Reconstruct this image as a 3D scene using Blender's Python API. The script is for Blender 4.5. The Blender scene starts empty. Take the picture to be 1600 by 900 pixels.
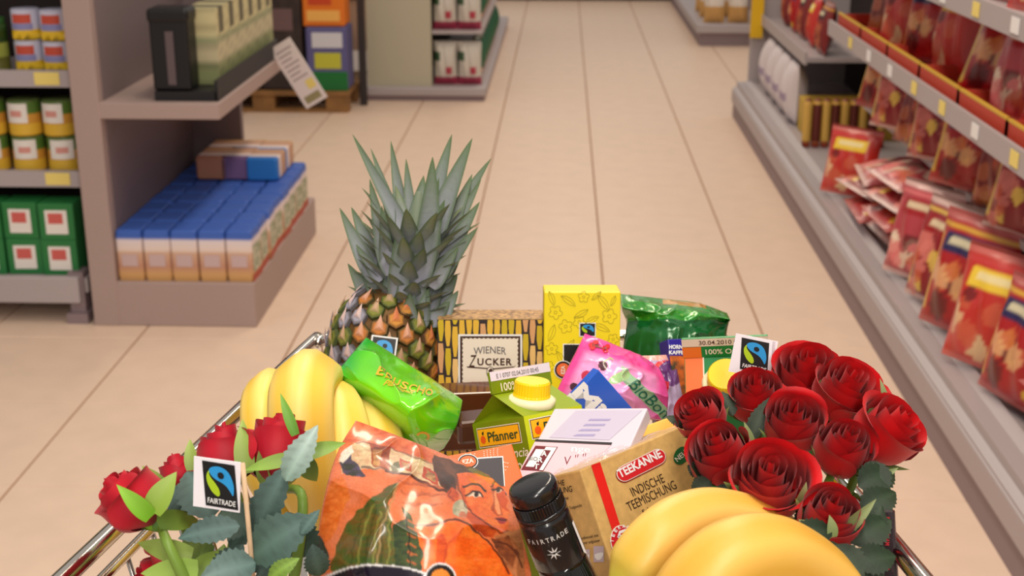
import bpy, bmesh, math, random
import numpy as np
from mathutils import Vector, Matrix
from mathutils.geometry import tessellate_polygon
random.seed(7); rng = np.random.default_rng(7)
SC = bpy.context.scene; COL = SC.collection
def srgb(r, g, b):
    f = lambda c: (c/255/12.92) if c/255 <= .04045 else ((c/255+.055)/1.055)**2.4
    return (f(r), f(g), f(b))
# ---------------------------------------------------------------- camera
FPX, PITCH, YAW, CH = 2100.0, math.radians(18.435), math.radians(2.12), 1.51
CAM = Vector((0, 0, CH))
HD = Vector((-math.sin(YAW), math.cos(YAW), 0))
FW = HD*math.cos(PITCH) - Vector((0, 0, math.sin(PITCH)))
RT = Vector((math.cos(YAW), math.sin(YAW), 0))
UP = RT.cross(FW)
cam = bpy.data.cameras.new('camera'); camo = bpy.data.objects.new('camera', cam); COL.objects.link(camo)
camo.matrix_world = Matrix.Translation(CAM) @ Matrix((RT, UP, -FW)).transposed().to_4x4()
cam.sensor_width = 36; cam.lens = 36*FPX/1600; cam.clip_start = .02
cam.dof.use_dof = True; cam.dof.focus_distance = 1.05; cam.dof.aperture_fstop = 12
SC.camera = camo
# ---------------------------------------------------------------- light
w = bpy.data.worlds.new('world'); SC.world = w; w.use_nodes = True
w.node_tree.nodes['Background'].inputs[0].default_value = (1.0, .93, .86, 1)
w.node_tree.nodes['Background'].inputs[1].default_value = .40
def area(name, loc, sx, sy, power, col=(1, .93, .84)):
    l = bpy.data.lights.new(name, 'AREA'); l.shape = 'RECTANGLE'; l.size = sx; l.size_y = sy; l.energy = power; l.color = col
    o = bpy.data.objects.new(name, l); o.location = loc; COL.objects.link(o); return o
# ceiling luminaires along the aisle, plus two unseen fill lights added behind the camera
for i, y in enumerate((0.2, 3.2, 6.4, 9.6, 12.8, -2.8, -5.6)):
    area('ceiling_or_fill_light', (0.15, y, 3.3), .35, 2.2, (40, 34, 26, 20, 14, 90, 90)[i], (1, .93, .84) if y < 3 else (1, .84, .66))
vs = SC.view_settings
SC.display_settings.display_device = 'sRGB'
vs.view_transform = 'Standard'; vs.look = 'None'; vs.gamma = 1; vs.use_curve_mapping = False; vs.exposure = 0.30
# ---------------------------------------------------------------- helpers
def P(px, py, z): return CAM + z*(FW + RT*((px-800)/FPX) - UP*((py-450)/FPX))
def ray(px, py): return FW + RT*((px-800)/FPX) - UP*((py-450)/FPX)
def cdir(x, y, z): return (RT*x - UP*y + FW*z).normalized()     # x right, y down, z away
def proj(p):
    d = Vector(p)-CAM; z = d.dot(FW); return (800+FPX*d.dot(RT)/z, 450-FPX*d.dot(UP)/z, z)
def on_y(px, py, Y):
    r = ray(px, py); return CAM + r*((Y-CAM.y)/r.y)
MATS = {}
def mat(name, col, rough=.5, metal=0, spec=.5, noise=0, nscale=40, bump=0, bscale=60, coat=0, trans=0, alpha=1, sheen=0, sss=0, emit=0, col2=None, ior=1.45):
    if name in MATS: return MATS[name]
    m = bpy.data.materials.new(name); m.use_nodes = True; nt = m.node_tree; b = nt.nodes['Principled BSDF']
    c = srgb(*col) if max(col) > 1 else col
    b.inputs['Base Color'].default_value = (*c, 1); b.inputs['Roughness'].default_value = rough
    b.inputs['Metallic'].default_value = metal; b.inputs['Specular IOR Level'].default_value = spec
    b.inputs['Coat Weight'].default_value = coat; b.inputs['Coat Roughness'].default_value = .08
    b.inputs['Transmission Weight'].default_value = trans; b.inputs['Alpha'].default_value = alpha; b.inputs['IOR'].default_value = ior
    b.inputs['Sheen Weight'].default_value = sheen
    if sss:
        b.inputs['Subsurface Weight'].default_value = sss; b.inputs['Subsurface Radius'].default_value = (.01, .004, .002); b.inputs['Subsurface Scale'].default_value = .5
    if noise or bump:
        tc = nt.nodes.new('ShaderNodeTexCoord')
    if noise:
        n = nt.nodes.new('ShaderNodeTexNoise'); n.inputs['Scale'].default_value = nscale; n.inputs['Detail'].default_value = 4
        nt.links.new(tc.outputs['Object'], n.inputs['Vector'])
        mx = nt.nodes.new('ShaderNodeMix'); mx.data_type = 'RGBA'
        k = srgb(*col2) if col2 else tuple(v*(1-noise) for v in c)
        mx.inputs['A'].default_value = (*c, 1); mx.inputs['B'].default_value = (*k, 1)
        rp = nt.nodes.new('ShaderNodeMapRange'); rp.inputs['From Min'].default_value = .35; rp.inputs['From Max'].default_value = .68
        nt.links.new(n.outputs['Fac'], rp.inputs['Value']); nt.links.new(rp.outputs['Result'], mx.inputs['Factor'])
        nt.links.new(mx.outputs['Result'], b.inputs['Base Color'])
    if bump:
        n2 = nt.nodes.new('ShaderNodeTexNoise'); n2.inputs['Scale'].default_value = bscale; n2.inputs['Detail'].default_value = 3
        nt.links.new(tc.outputs['Object'], n2.inputs['Vector'])
        bp = nt.nodes.new('ShaderNodeBump'); bp.inputs['Strength'].default_value = bump; bp.inputs['Distance'].default_value = .004
        nt.links.new(n2.outputs['Fac'], bp.inputs['Height']); nt.links.new(bp.outputs['Normal'], b.inputs['Normal'])
    MATS[name] = m; return m
def vmat(name, rough=.5, metal=0, bump=0, bscale=60, coat=0, sheen=0, sss=0, spec=.5, alpha=1):
    m = mat(name, (1., 1., 1.), rough, metal, spec, 0, 40, bump, bscale, coat, 0, alpha, sheen, sss)
    if not m.get('v'):
        m['v'] = 1; nt = m.node_tree; a = nt.nodes.new('ShaderNodeVertexColor'); a.layer_name = 'Col'
        nt.links.new(a.outputs['Color'], nt.nodes['Principled BSDF'].inputs['Base Color'])
    return m
def tag(o, label=None, cat=None, group=None, kind=None):
    if label: o['label'] = label
    if cat: o['category'] = cat
    if group: o['group'] = group
    if kind: o['kind'] = kind
    return o
def thing(name, loc, label=None, cat=None, group=None, M=None, kind=None):
    o = bpy.data.objects.new(name, None); o.empty_display_size = .02; COL.objects.link(o)
    o.matrix_basis = M if M is not None else Matrix.Translation(loc)
    return tag(o, label, cat, group, kind)
def wm(o):
    m = o.matrix_basis.copy()
    while o.parent: o = o.parent; m = o.matrix_basis @ m
    return m
def link(name, me, parent=None, M=None):
    o = bpy.data.objects.new(name, me); COL.objects.link(o)
    if parent: o.parent = parent
    if M is not None: o.matrix_basis = M
    return o
def copy_tree(o, parent=None):
    c = o.copy(); COL.objects.link(c)
    if parent: c.parent = parent
    for ch in o.children: copy_tree(ch, c)
    return c
class MB:
    """collects verts/faces (world space) -> one mesh object"""
    def __init__(s): s.v = []; s.f = []; s.c = []; s.mi = []
    def add(s, vs, fs, col=None, mi=0):
        b = len(s.v); s.v += [Vector(x) for x in vs]; s.f += [tuple(b+i for i in f) for f in fs]; s.mi += [mi]*len(fs)
        if col is not None:
            s.c += list(col) if not isinstance(col[0], (int, float)) else [col]*len(vs)
        return s
    def box(s, lo, hi, M=None, mi=0, col=None):
        x0, y0, z0 = lo; x1, y1, z1 = hi
        vs = [Vector(p) for p in ((x0,y0,z0),(x1,y0,z0),(x1,y1,z0),(x0,y1,z0),(x0,y0,z1),(x1,y0,z1),(x1,y1,z1),(x0,y1,z1))]
        if M is not None: vs = [M @ p for p in vs]
        return s.add(vs, [(3,2,1,0),(4,5,6,7),(0,1,5,4),(1,2,6,5),(2,3,7,6),(3,0,4,7)], col, mi)
    def tube(s, pts, r, n=8, closed=False, cap=True, mi=0, cols=None):
        pts = [Vector(p) for p in pts]; m = len(pts); rs = r if isinstance(r, (list, tuple)) else [r]*m
        t0 = (pts[1]-pts[0]).normalized(); a = Vector((0, 0, 1)) if abs(t0.z) < .9 else Vector((1, 0, 0))
        nrm = (a - t0*a.dot(t0)).normalized(); vs = []; cc = []
        for i in range(m):
            if closed: t = (pts[(i+1) % m]-pts[i-1]).normalized()
            else: t = (pts[min(i+1, m-1)]-pts[max(i-1, 0)]).normalized()
            nrm = (nrm - t*nrm.dot(t)).normalized(); bn = t.cross(nrm)
            for k in range(n):
                A = 2*math.pi*k/n; vs.append(pts[i] + (nrm*math.cos(A)+bn*math.sin(A))*rs[i])
                if cols: cc.append(cols[i])
        fs = []
        for i in range(m if closed else m-1):
            j = (i+1) % m
            for k in range(n): fs.append((i*n+k, i*n+(k+1) % n, j*n+(k+1) % n, j*n+k))
        if cap and not closed: fs.append(tuple(range(n))[::-1]); fs.append(tuple((m-1)*n+k for k in range(n)))
        return s.add(vs, fs, cc if cols else None, mi)
    def lathe(s, prof, n=24, M=None, mi=0, cols=None, cap=True):
        vs = []; cc = []
        for i, (r, z) in enumerate(prof):
            for k in range(n):
                A = 2*math.pi*k/n; p = Vector((r*math.cos(A), r*math.sin(A), z)); vs.append(M @ p if M is not None else p)
                if cols: cc.append(cols[i])
        fs = [(i*n+k, i*n+(k+1) % n, (i+1)*n+(k+1) % n, (i+1)*n+k) for i in range(len(prof)-1) for k in range(n)]
        if cap: fs.append(tuple(range(n))[::-1]); fs.append(tuple((len(prof)-1)*n+k for k in range(n)))
        return s.add(vs, fs, cc if cols else None, mi)
    def mesh(s, name, mats, smooth=False, bevel=0, seg=2, inv=None, auto=None):
        me = bpy.data.meshes.new(name)
        vs = [inv @ v for v in s.v] if inv is not None else s.v
        me.from_pydata([tuple(v) for v in vs], [], s.f)
        mats = mats if isinstance(mats, (list, tuple)) else [mats]
        for m in mats: me.materials.append(m)
        if len(mats) > 1: me.polygons.foreach_set('material_index', s.mi)
        if s.c and len(s.c) == len(s.v):
            at = me.color_attributes.new('Col', 'FLOAT_COLOR', 'POINT')
            at.data.foreach_set('color', [x for c in s.c for x in (c[0], c[1], c[2], 1)])
        if bevel:
            bm = bmesh.new(); bm.from_mesh(me)
            bmesh.ops.bevel(bm, geom=[e for e in bm.edges], offset=bevel, segments=seg, profile=.5, affect='EDGES', clamp_overlap=True)
            bm.to_mesh(me); bm.free()
        if smooth: me.shade_smooth()
        me.update(); return me
    def build(s, name, mats, parent=None, smooth=False, bevel=0, seg=2):
        inv = wm(parent).inverted() if parent else None
        me = s.mesh(name, mats, smooth, bevel, seg, inv)
        return link(name, me, parent)
def spline(pts, n=8, closed=False):
    pts = [Vector(p) for p in pts]; out = []; m = len(pts)
    rngi = range(m) if closed else range(m-1)
    for i in rngi:
        if closed: a, b, c, d = pts[i-1], pts[i], pts[(i+1) % m], pts[(i+2) % m]
        else: a, b, c, d = pts[max(i-1, 0)], pts[i], pts[i+1], pts[min(i+2, m-1)]
        for k in range(n):
            t = k/n; out.append(.5*((2*b)+(c-a)*t+(2*a-5*b+4*c-d)*t*t+(3*b-a-3*c+d)*t**3))
    if not closed: out.append(pts[-1])
    return out
def sp2(pts, n=6): return [(v.x, v.y) for v in spline([(x, y, 0) for x, y in pts], n, True)]
def mix(a, b, t): return tuple(x+(y-x)*t for x, y in zip(a, b))
# ------------------------------------------------ surfaces that carry print
class Plane:
    """tl/tr/bl world points; u metres right, v metres down, w out of the face"""
    curved = False
    def __init__(s, tl, tr, bl):
        s.O = Vector(tl); e = Vector(tr)-s.O; s.W = e.length; s.ex = e.normalized()
        d = Vector(bl)-s.O; d = d - s.ex*d.dot(s.ex); s.H = d.length; s.ed = d.normalized(); s.n = s.ed.cross(s.ex).normalized()
    def map(s, u, v, w=0): return s.O + s.ex*u + s.ed*v + s.n*w
    def from_px(s, px, py):
        r = ray(px, py); t = (s.O-CAM).dot(s.n)/r.dot(s.n); q = CAM + r*t - s.O
        return (q.dot(s.ex), q.dot(s.ed))
    def frame(s): return Matrix((s.ex, s.n*-1, s.ed*-1)).transposed().to_4x4()
    def boxmb(s, D, mb=None, u0=0, u1=None, v0=0, v1=None, w1=0):
        mb = mb or MB(); u1 = s.W if u1 is None else u1; v1 = s.H if v1 is None else v1
        M = Matrix.Translation(s.O) @ s.frame()
        return mb.box((u0, -w1, -v1), (u1, D, -v0), M)
class Patch:
    """grid of (px,py,z) control points, rows top to bottom -> smooth sheet; params s,t in 0..1"""
    curved = True
    def __init__(s, grid, hfun=None):
        s.g = np.array([[list(P(*c)) for c in row] for row in grid]); s.px = np.array([[c[:2] for c in row] for row in grid], float); s.h = hfun
        nr, nc = s.g.shape[:2]; s.nr, s.nc = nr, nc
        a = Vector(s.g[0, -1]-s.g[0, 0]); b = Vector(s.g[-1, 0]-s.g[0, 0]); c = Vector(s.g[-1, -1]-s.g[-1, 0]); d = Vector(s.g[-1, -1]-s.g[0, -1])
        s.n = (b+d).cross(a+c).normalized(); s.na = np.array(s.n)
        S, T = np.meshgrid(np.linspace(0, 1, 81), np.linspace(0, 1, 81)); q = s.ev(s.px, S, T); s._s = S; s._t = T; s._q = q
    @staticmethod
    def _w(x, n):
        x = np.clip(x, 0, 1)*(n-1); i = np.minimum(x.astype(int), n-2); t = x-i
        W = np.stack([-.5*t+t*t-.5*t**3, 1-2.5*t*t+1.5*t**3, .5*t+2*t*t-1.5*t**3, -.5*t*t+.5*t**3], -1)
        I = np.stack([i-1, i, i+1, i+2], -1); return W, I
    def ev(s, g, S, T):
        S = np.asarray(S, float); T = np.asarray(T, float); nr, nc = g.shape[:2]
        # linear extrapolated border
        G = np.concatenate([2*g[:1]-g[1:2], g, 2*g[-1:]-g[-2:-1]], 0); G = np.concatenate([2*G[:, :1]-G[:, 1:2], G, 2*G[:, -1:]-G[:, -2:-1]], 1)
        Wx, Ix = s._w(S, nc); Wy, Iy = s._w(T, nr); out = 0
        for a in range(4):
            for b in range(4): out = out + G[Iy[..., a]+1, Ix[..., b]+1]*(Wy[..., a]*Wx[..., b])[..., None]
        return out
    def pos(s, S, T, w=0):
        p = s.ev(s.g, S, T); h = (s.h(np.asarray(S), np.asarray(T)) if s.h else 0) + w
        return p + np.asarray(h)[..., None]*s.na
    def map(s, u, v, w=0): return Vector(s.pos(np.array(float(u)), np.array(float(v)), np.array(float(w))))
    def from_px(s, px, py):
        d = (s._q[..., 0]-px)**2+(s._q[..., 1]-py)**2; k = np.unravel_index(d.argmin(), d.shape)
        u, v = s._s[k], s._t[k]; e = 1/80
        for _ in range(3):
            q = s.ev(s.px, np.array(u), np.array(v)); qu = s.ev(s.px, np.array(u-e), np.array(v)); qv = s.ev(s.px, np.array(u), np.array(v-e))
            J = np.array([(q-qu)/e, (q-qv)/e]).T
            try: du = np.linalg.solve(J, np.array([px, py])-q)
            except Exception: break
            u = min(1, max(0, u+du[0])); v = min(1, max(0, v+du[1]))
        return (u, v)
    def grid_obj(s, name, parent, material, n=120, m=120, art=None, col=None, thick=0, back=None):
        S, T = np.meshgrid(np.linspace(0, 1, n), np.linspace(0, 1, m)); p = s.pos(S, T)
        px = s.ev(s.px, S, T)
        c = art(px[..., 0], px[..., 1], S, T) if art else np.tile(np.array(col or (1, 1, 1)), (m, n, 1))
        V = p.reshape(-1, 3); C = c.reshape(-1, 3); I = np.arange(n*m).reshape(m, n)
        F = np.stack([I[:-1, :-1], I[1:, :-1], I[1:, 1:], I[:-1, 1:]], -1).reshape(-1, 4)
        if thick:
            base = s.ev(s.g, S, T); prof = (np.clip(np.sin(np.pi*S), 0, 1)*np.clip(np.sin(np.pi*T), 0, 1))**.4
            hb = base - s.na*(thick*prof)[..., None]
            edge = (S == 0) | (S == 1) | (T == 0) | (T == 1); hb[edge] = p[edge] - s.na*.0006
            k = len(V); V = np.concatenate([V, hb.reshape(-1, 3)])
            bc = np.tile(np.array(back), (m*n, 1)) if back is not None else C
            C = np.concatenate([C, bc]); F2 = F[:, ::-1]+k; F = np.concatenate([F, F2])
            rim = np.concatenate([I[0, :], I[1:, -1], I[-1, -2::-1], I[-2:0:-1, 0]]); r2 = np.roll(rim, -1)
            F = np.concatenate([F, np.stack([rim, r2, r2+k, rim+k], -1)])
        inv = wm(parent).inverted(); A = np.array(inv.to_3x3()); t = np.array(inv.translation); V = V @ A.T + t
        me = bpy.data.meshes.new(name); me.vertices.add(len(V)); me.vertices.foreach_set('co', V.ravel())
        me.loops.add(F.size); me.loops.foreach_set('vertex_index', F.ravel().astype(np.int32)); me.polygons.add(len(F))
        me.polygons.foreach_set('loop_start', np.arange(0, F.size, 4, dtype=np.int32))
        me.update(calc_edges=True); me.materials.append(material)
        at = me.color_attributes.new('Col', 'FLOAT_COLOR', 'POINT'); at.data.foreach_set('color', np.concatenate([C, np.ones((len(C), 1))], 1).ravel())
        me.shade_smooth(); me.validate(); return link(name, me, parent)
class Cyl:
    curved = True
    """around an axis frame M (z = axis up); u = angle from camera-facing side * r, v = metres down from the origin"""
    def __init__(s, M, rfun): s.M = M; s.r = rfun
    def map(s, u, v, w=0):
        r = s.r(v)+w; a = u/s.r(v); return s.M @ Vector((r*math.sin(a), -r*math.cos(a), -v))
TXT = {}
def glyphs(body, offset=0, shear=0, space=1):
    k = (body, offset, shear, space)
    if k not in TXT:
        cu = bpy.data.curves.new('t', 'FONT'); cu.body = body; cu.resolution_u = 3; cu.offset = offset; cu.shear = shear; cu.space_character = space; cu.fill_mode = 'FRONT'
        o = bpy.data.objects.new('t', cu); COL.objects.link(o)
        bpy.context.view_layer.update()
        me = bpy.data.meshes.new_from_object(o.evaluated_get(bpy.context.evaluated_depsgraph_get()))
        vs = [(v.co.x, v.co.y) for v in me.vertices]; fs = [tuple(p.vertices) for p in me.polygons]
        COL.objects.unlink(o); bpy.data.objects.remove(o); bpy.data.curves.remove(cu); bpy.data.meshes.remove(me)
        xs = [v[0] for v in vs]; ys = [v[1] for v in vs]; x0, x1 = min(xs), max(xs); y1 = .70
        TXT[k] = ([((x-x0)/(x1-x0), y/y1) for x, y in vs], fs)
    return TXT[k]
def text(surf, body, a, b, cap, m, parent, px=True, w=.0004, offset=.01, shear=0, bend=0, space=1, name='lettering', mb=None):
    """text fitted along the baseline a->b with cap height; a,b in photo pixels (px) or surface units"""
    vs, fs = glyphs(body, offset, shear, space); own = mb is None; mb = mb or MB(); out = []
    dx, dy = b[0]-a[0], b[1]-a[1]; L = math.hypot(dx, dy); nx, ny = dy/L, -dx/L
    for x, y in vs:
        hh = y*cap + bend*4*x*(1-x)
        q = (a[0]+dx*x+nx*hh, a[1]+dy*x+ny*hh)
        if px: q = surf.from_px(*q)
        out.append(surf.map(q[0], q[1], w))
    # orient towards the outside
    mb.add(out, fs)
    if own: return mb.build(name, m, parent)
def shape(surf, pts, m, parent, px=True, w=.0003, name='print', smooth=0, sub=0, holes=None, mb=None, label=None):
    if smooth: pts = sp2(pts, smooth)
    rings = [pts]+(holes or [])
    fl = [p for r in rings for p in r]
    tri = tessellate_polygon([[Vector((x, y, 0)) for x, y in r] for r in rings])
    if sub:
        bm = bmesh.new(); vv = [bm.verts.new((x, y, 0)) for x, y in fl]
        for t in tri:
            try: bm.faces.new([vv[i] for i in t])
            except ValueError: pass
        for _ in range(6):
            es = [e for e in bm.edges if e.calc_length() > sub]
            if not es: break
            bmesh.ops.subdivide_edges(bm, edges=es, cuts=1); bmesh.ops.triangulate(bm, faces=bm.faces[:])
        bm.verts.index_update(); fl = [(v.co.x, v.co.y) for v in bm.verts]; tri = [tuple(v.index for v in f.verts) for f in bm.faces]; bm.free()
    out = []
    for q in fl:
        if px: q = surf.from_px(*q)
        out.append(surf.map(q[0], q[1], w))
    own = mb is None; mb = mb or MB(); mb.add(out, tri)
    if own:
        o = mb.build(name, m, parent)
        if label: o['label'] = label
        return o
def circ(cx, cy, rx, ry=None, n=28, rot=0):
    ry = ry or rx; c, s_ = math.cos(rot), math.sin(rot)
    return [(cx+rx*math.cos(2*math.pi*k/n)*c-ry*math.sin(2*math.pi*k/n)*s_, cy+rx*math.cos(2*math.pi*k/n)*s_+ry*math.sin(2*math.pi*k/n)*c) for k in range(n)]
def rect(x0, y0, x1, y1): return [(x0, y0), (x1, y0), (x1, y1), (x0, y1)]
def emblem(surf, tl, tr, bl, parent, words=True, w=.0004, px=True, letters='FAIRTRADE'):
    """black square with the blue and green swirl, corners given on the surface"""
    def q(x, y): return (tl[0]+(tr[0]-tl[0])*x+(bl[0]-tl[0])*y, tl[1]+(tr[1]-tl[1])*x+(bl[1]-tl[1])*y)
    T = lambda ps: [q(*p) for p in ps]
    shape(surf, T(rect(0, 0, 1, 1)), K, parent, px, w, 'emblem_ground')
    blue = sp2([(.2,.18),(.33,.1),(.55,.08),(.76,.15),(.88,.3),(.93,.5),(.885,.69),(.8,.6),(.7,.5),(.56,.43),(.4,.38),(.26,.3)], 5)
    grn = sp2([(.2,.19),(.11,.31),(.12,.48),(.24,.66),(.4,.75),(.48,.70),(.46,.58),(.36,.46),(.25,.36),(.2,.28)], 5)
    shape(surf, T(blue), BLUE, parent, px, w*2, 'emblem_swirl', label='blue swirl of the emblem'); shape(surf, T(circ(.56, .27, .1, .075, 16)), K, parent, px, w*3, 'emblem_eye')
    shape(surf, T(grn), LIME, parent, px, w*2, 'emblem_leaf', label='lime green leaf of the emblem')
    if words: text(surf, letters, q(.08, .92), q(.94, .92), math.dist(q(0, .8), q(0, .92)), WHITE, parent, px, w*3, offset=.012)
K = mat('black_ink', (14, 13, 16), .45); WHITE = mat('white_ink', (236, 234, 232), .5); BLUE = mat('emblem_blue', (40, 150, 215), .4); LIME = mat('emblem_lime', (170, 200, 30), .4)
# leaf sheet between two points
def leaf_mb(base, tip, width, nrm, prof='leaf', fold=.25, droop=.1, serr=0, n=14, c0=(1, 1, 1), c1=None, edge=None, mb=None, twist=0, wave=0):
    base = Vector(base); tip = Vector(tip); d = tip-base; L = d.length; d.normalize(); nrm = Vector(nrm); nrm = (nrm-d*nrm.dot(d)).normalized(); sd = d.cross(nrm)
    c1 = c1 or c0; vs = []; cs = []; ph = random.random()*6
    for i in range(n+1):
        t = i/n
        if prof == 'leaf': wd = math.sin(math.pi*min(1, t**.75))**.85
        elif prof == 'blade': wd = (1-t)**.75*(1-.6*(1-t)**7) if t < 1 else 0
        elif prof == 'sepal': wd = (math.sin(math.pi*(.25+.75*t)))**.9*(1-.15*t)
        else: wd = math.sin(math.pi*t)**.5
        wd = max(wd, .012)*width*.5
        if serr and 0 < i < n: wd *= 1+(serr if i % 2 else -serr)
        a = twist*t; s2 = sd*math.cos(a)+nrm*math.sin(a); n2 = nrm*math.cos(a)-sd*math.sin(a)
        p = base + d*L*t + nrm*(droop*L*(4*t*(1-t) if droop > 0 else 0)) + (n2*droop*L*t*t if droop < 0 else Vector())
        for k in (-1, -.5, 0, .5, 1):
            q = p + s2*wd*k + n2*(abs(k)*wd*fold + wave*width*math.sin(t*7+ph+k)*abs(k))
            vs.append(q); cc = mix(c0, c1, t)
            if edge and abs(k) == 1: cc = mix(cc, edge, .75)
            if prof == 'leaf': cc = mix(cc, tuple(min(1, v*1.9+.02) for v in cc), .45) if k == 0 else tuple(v*(.86 if (i+(abs(k) == 1)) % 3 == 0 else 1.05) for v in cc)
            cs.append(cc)
    fs = [(i*5+k, i*5+k+1, (i+1)*5+k+1, (i+1)*5+k) for i in range(n) for k in range(4)]
    mb = mb or MB(); mb.add(vs, fs, cs); return mb
def vnoise(x, y, seed=0):
    r = np.random.default_rng(seed); g = r.random((64, 64)); xi = np.floor(x).astype(int); yi = np.floor(y).astype(int); fx = x-xi; fy = y-yi
    fx = fx*fx*(3-2*fx); fy = fy*fy*(3-2*fy); G = lambda a, b: g[b % 64, a % 64]
    return (G(xi, yi)*(1-fx)+G(xi+1, yi)*fx)*(1-fy)+(G(xi, yi+1)*(1-fx)+G(xi+1, yi+1)*fx)*fy
def inpoly(X, Y, pts):
    r = np.zeros(X.shape, bool); n = len(pts)
    for i in range(n):
        x0, y0 = pts[i]; x1, y1 = pts[(i+1) % n]
        if y0 == y1: continue
        c = ((y0 > Y) != (y1 > Y)) & (X < (x1-x0)*(Y-y0)/(y1-y0)+x0); r ^= c
    return r
def dline(X, Y, pts):
    d = np.full(X.shape, 1e9)
    for (x0, y0), (x1, y1) in zip(pts[:-1], pts[1:]):
        dx, dy = x1-x0, y1-y0; L = dx*dx+dy*dy+1e-9; t = np.clip(((X-x0)*dx+(Y-y0)*dy)/L, 0, 1)
        d = np.minimum(d, np.hypot(X-x0-t*dx, Y-y0-t*dy))
    return d
ORD = ['first', 'second', 'third', 'fourth', 'fifth', 'sixth', 'seventh', 'eighth', 'ninth', 'tenth', 'eleventh', 'twelfth', 'thirteenth', 'fourteenth', 'fifteenth', 'sixteenth', 'seventeenth', 'eighteenth', 'nineteenth', 'twentieth']
# ================================================================ FLOOR
TILE = mat('floor_tile', (231, 203, 181), .42, noise=.06, nscale=9, bump=.03, bscale=200)
GROUT = mat('grout', (150, 108, 78), .9)
fl = MB().box((-6, -1, -.06), (5, 17, -.003)).build('floor', GROUT); tag(fl, 'beige ceramic tiled supermarket floor', 'floor', kind='structure')
tx, ty = .5, .515; gx, gy = .0026, .0013
tm = MB()
a, b_, e = tx/2-gx, ty/2-gy, .002
tm.add([(-a,-b_,-.003),(a,-b_,-.003),(a,b_,-.003),(-a,b_,-.003),(-a+e,-b_+e,0),(a-e,-b_+e,0),(a-e,b_-e,0),(-a+e,b_-e,0)],
       [(4,5,6,7),(0,1,5,4),(1,2,6,5),(2,3,7,6),(3,0,4,7)])
tme = tm.mesh('tile', TILE)
for i in range(-5, 4):
    for j in range(-8, 19):
        if j > 10 and (i < -3): continue
        link('tile', tme, fl, Matrix.Translation((.157+tx*(i+.5), 4.49+ty*(j+.5), 0)))
# far dark skirting at the end of the aisle
tag(MB().box((-3.2, 13.55, 0), (3, 13.7, .25)).build('baseboard_far', mat('dark_skirting', (60, 45, 38), .6)), 'dark skirting across the far end of the aisle', kind='structure')
# ================================================================ materials for fixtures
GREIGE = mat('cabinet_board', (168, 146, 140), .55, noise=.03, nscale=3)
GREIGE_SHADE = mat('cabinet_bay_shade', (122, 106, 108), .6)  # board colour darkened to hold the shade inside the cabinet bays
SILVER = mat('grey_metal', (176, 166, 168), .5, metal=.1)
SILVER2 = mat('kick_metal', (140, 122, 126), .55, metal=.1)
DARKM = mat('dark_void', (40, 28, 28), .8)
TAGY = mat('tag_yellow', (236, 214, 120), .5); TAGW = mat('tag_white', (235, 232, 232), .5)
PANELG = mat('sage_panel', (186, 180, 158), .6)
# ================================================================ RIGHT GONDOLA  (runs along the aisle, X >= .98)
rs = thing('shelf_unit', (1.3, 4.5, 0), 'long grey metal shelf unit full of red bags along the right of the aisle', 'shelf')
Y0, Y1 = 1.2, 7.7
MB().box((.985, Y0, 0), (1.02, Y1, .085)).build('kick_plate', SILVER2, rs)
MB().box((.975, Y0, .087), (1.0, Y1, .158)).build('deck_edge', SILVER, rs, bevel=.004)
mb = MB(); mb.add([(.98, Y0, .165), (1.075, Y0, .215), (1.075, Y1, .215), (.98, Y1, .165), (.98, Y0, .158), (1.075, Y0, .158), (1.075, Y1, .158), (.98, Y1, .158)],
    [(3, 2, 1, 0), (4, 5, 6, 7), (0, 1, 5, 4), (1, 2, 6, 5), (2, 3, 7, 6), (3, 0, 4, 7)]); mb.build('price_rail', SILVER, rs)
MB().box((1.0, Y0, .14), (1.62, Y1, .2)).build('deck', SILVER, rs)
MB().box((1.6, Y0, .0), (1.66, Y1, 1.75)).build('back_panel', DARKM, rs)
MB().box((1.06, 7.66, .0), (1.66, 7.7, 1.75)).build('end_panel', SILVER, rs)
def railtag(p, sx, parent, m, M):
    MB().box((-sx, -.001, -.018), (sx, .001, .018), M).build('price_tag', m, parent)
def shelf(name, x0, ya, yb, h, parent):
    MB().box((x0, ya, h), (1.62, yb, h+.022)).build(name, SILVER, parent)
    return MB().box((x0-.012, ya, h-.012), (x0, yb, h+.045)).build('price_rail', SILVER, parent)
MB().box((1.2, Y0, .50), (1.62, 5.35, .522)).build('shelf_board', SILVER, rs); shelf('shelf_board', 1.05, Y0, 5.35, .80, rs); shelf('shelf_board', 1.05, Y0, 5.35, 1.09, rs); shelf('shelf_board', 1.12, 6.2, 7.66, .545, rs)
Mr = Matrix.Rotation(math.radians(90), 4, 'Z')
y = 1.5
while y < 5.2:
    railtag(0, .028, rs, TAGY if random.random() < .5 else TAGW, Matrix.Translation((1.036, y, .818)) @ Mr)
    railtag(0, .028, rs, TAGY if random.random() < .5 else TAGW, Matrix.Translation((1.036, y+.1, 1.107)) @ Mr)
    railtag(0, .03, rs, TAGY if random.random() < .5 else TAGW, Matrix.Translation((1.022, y+.05, .190)) @ Mr @ Matrix.Rotation(math.radians(-62), 4, 'X'))
    y += .31
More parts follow.
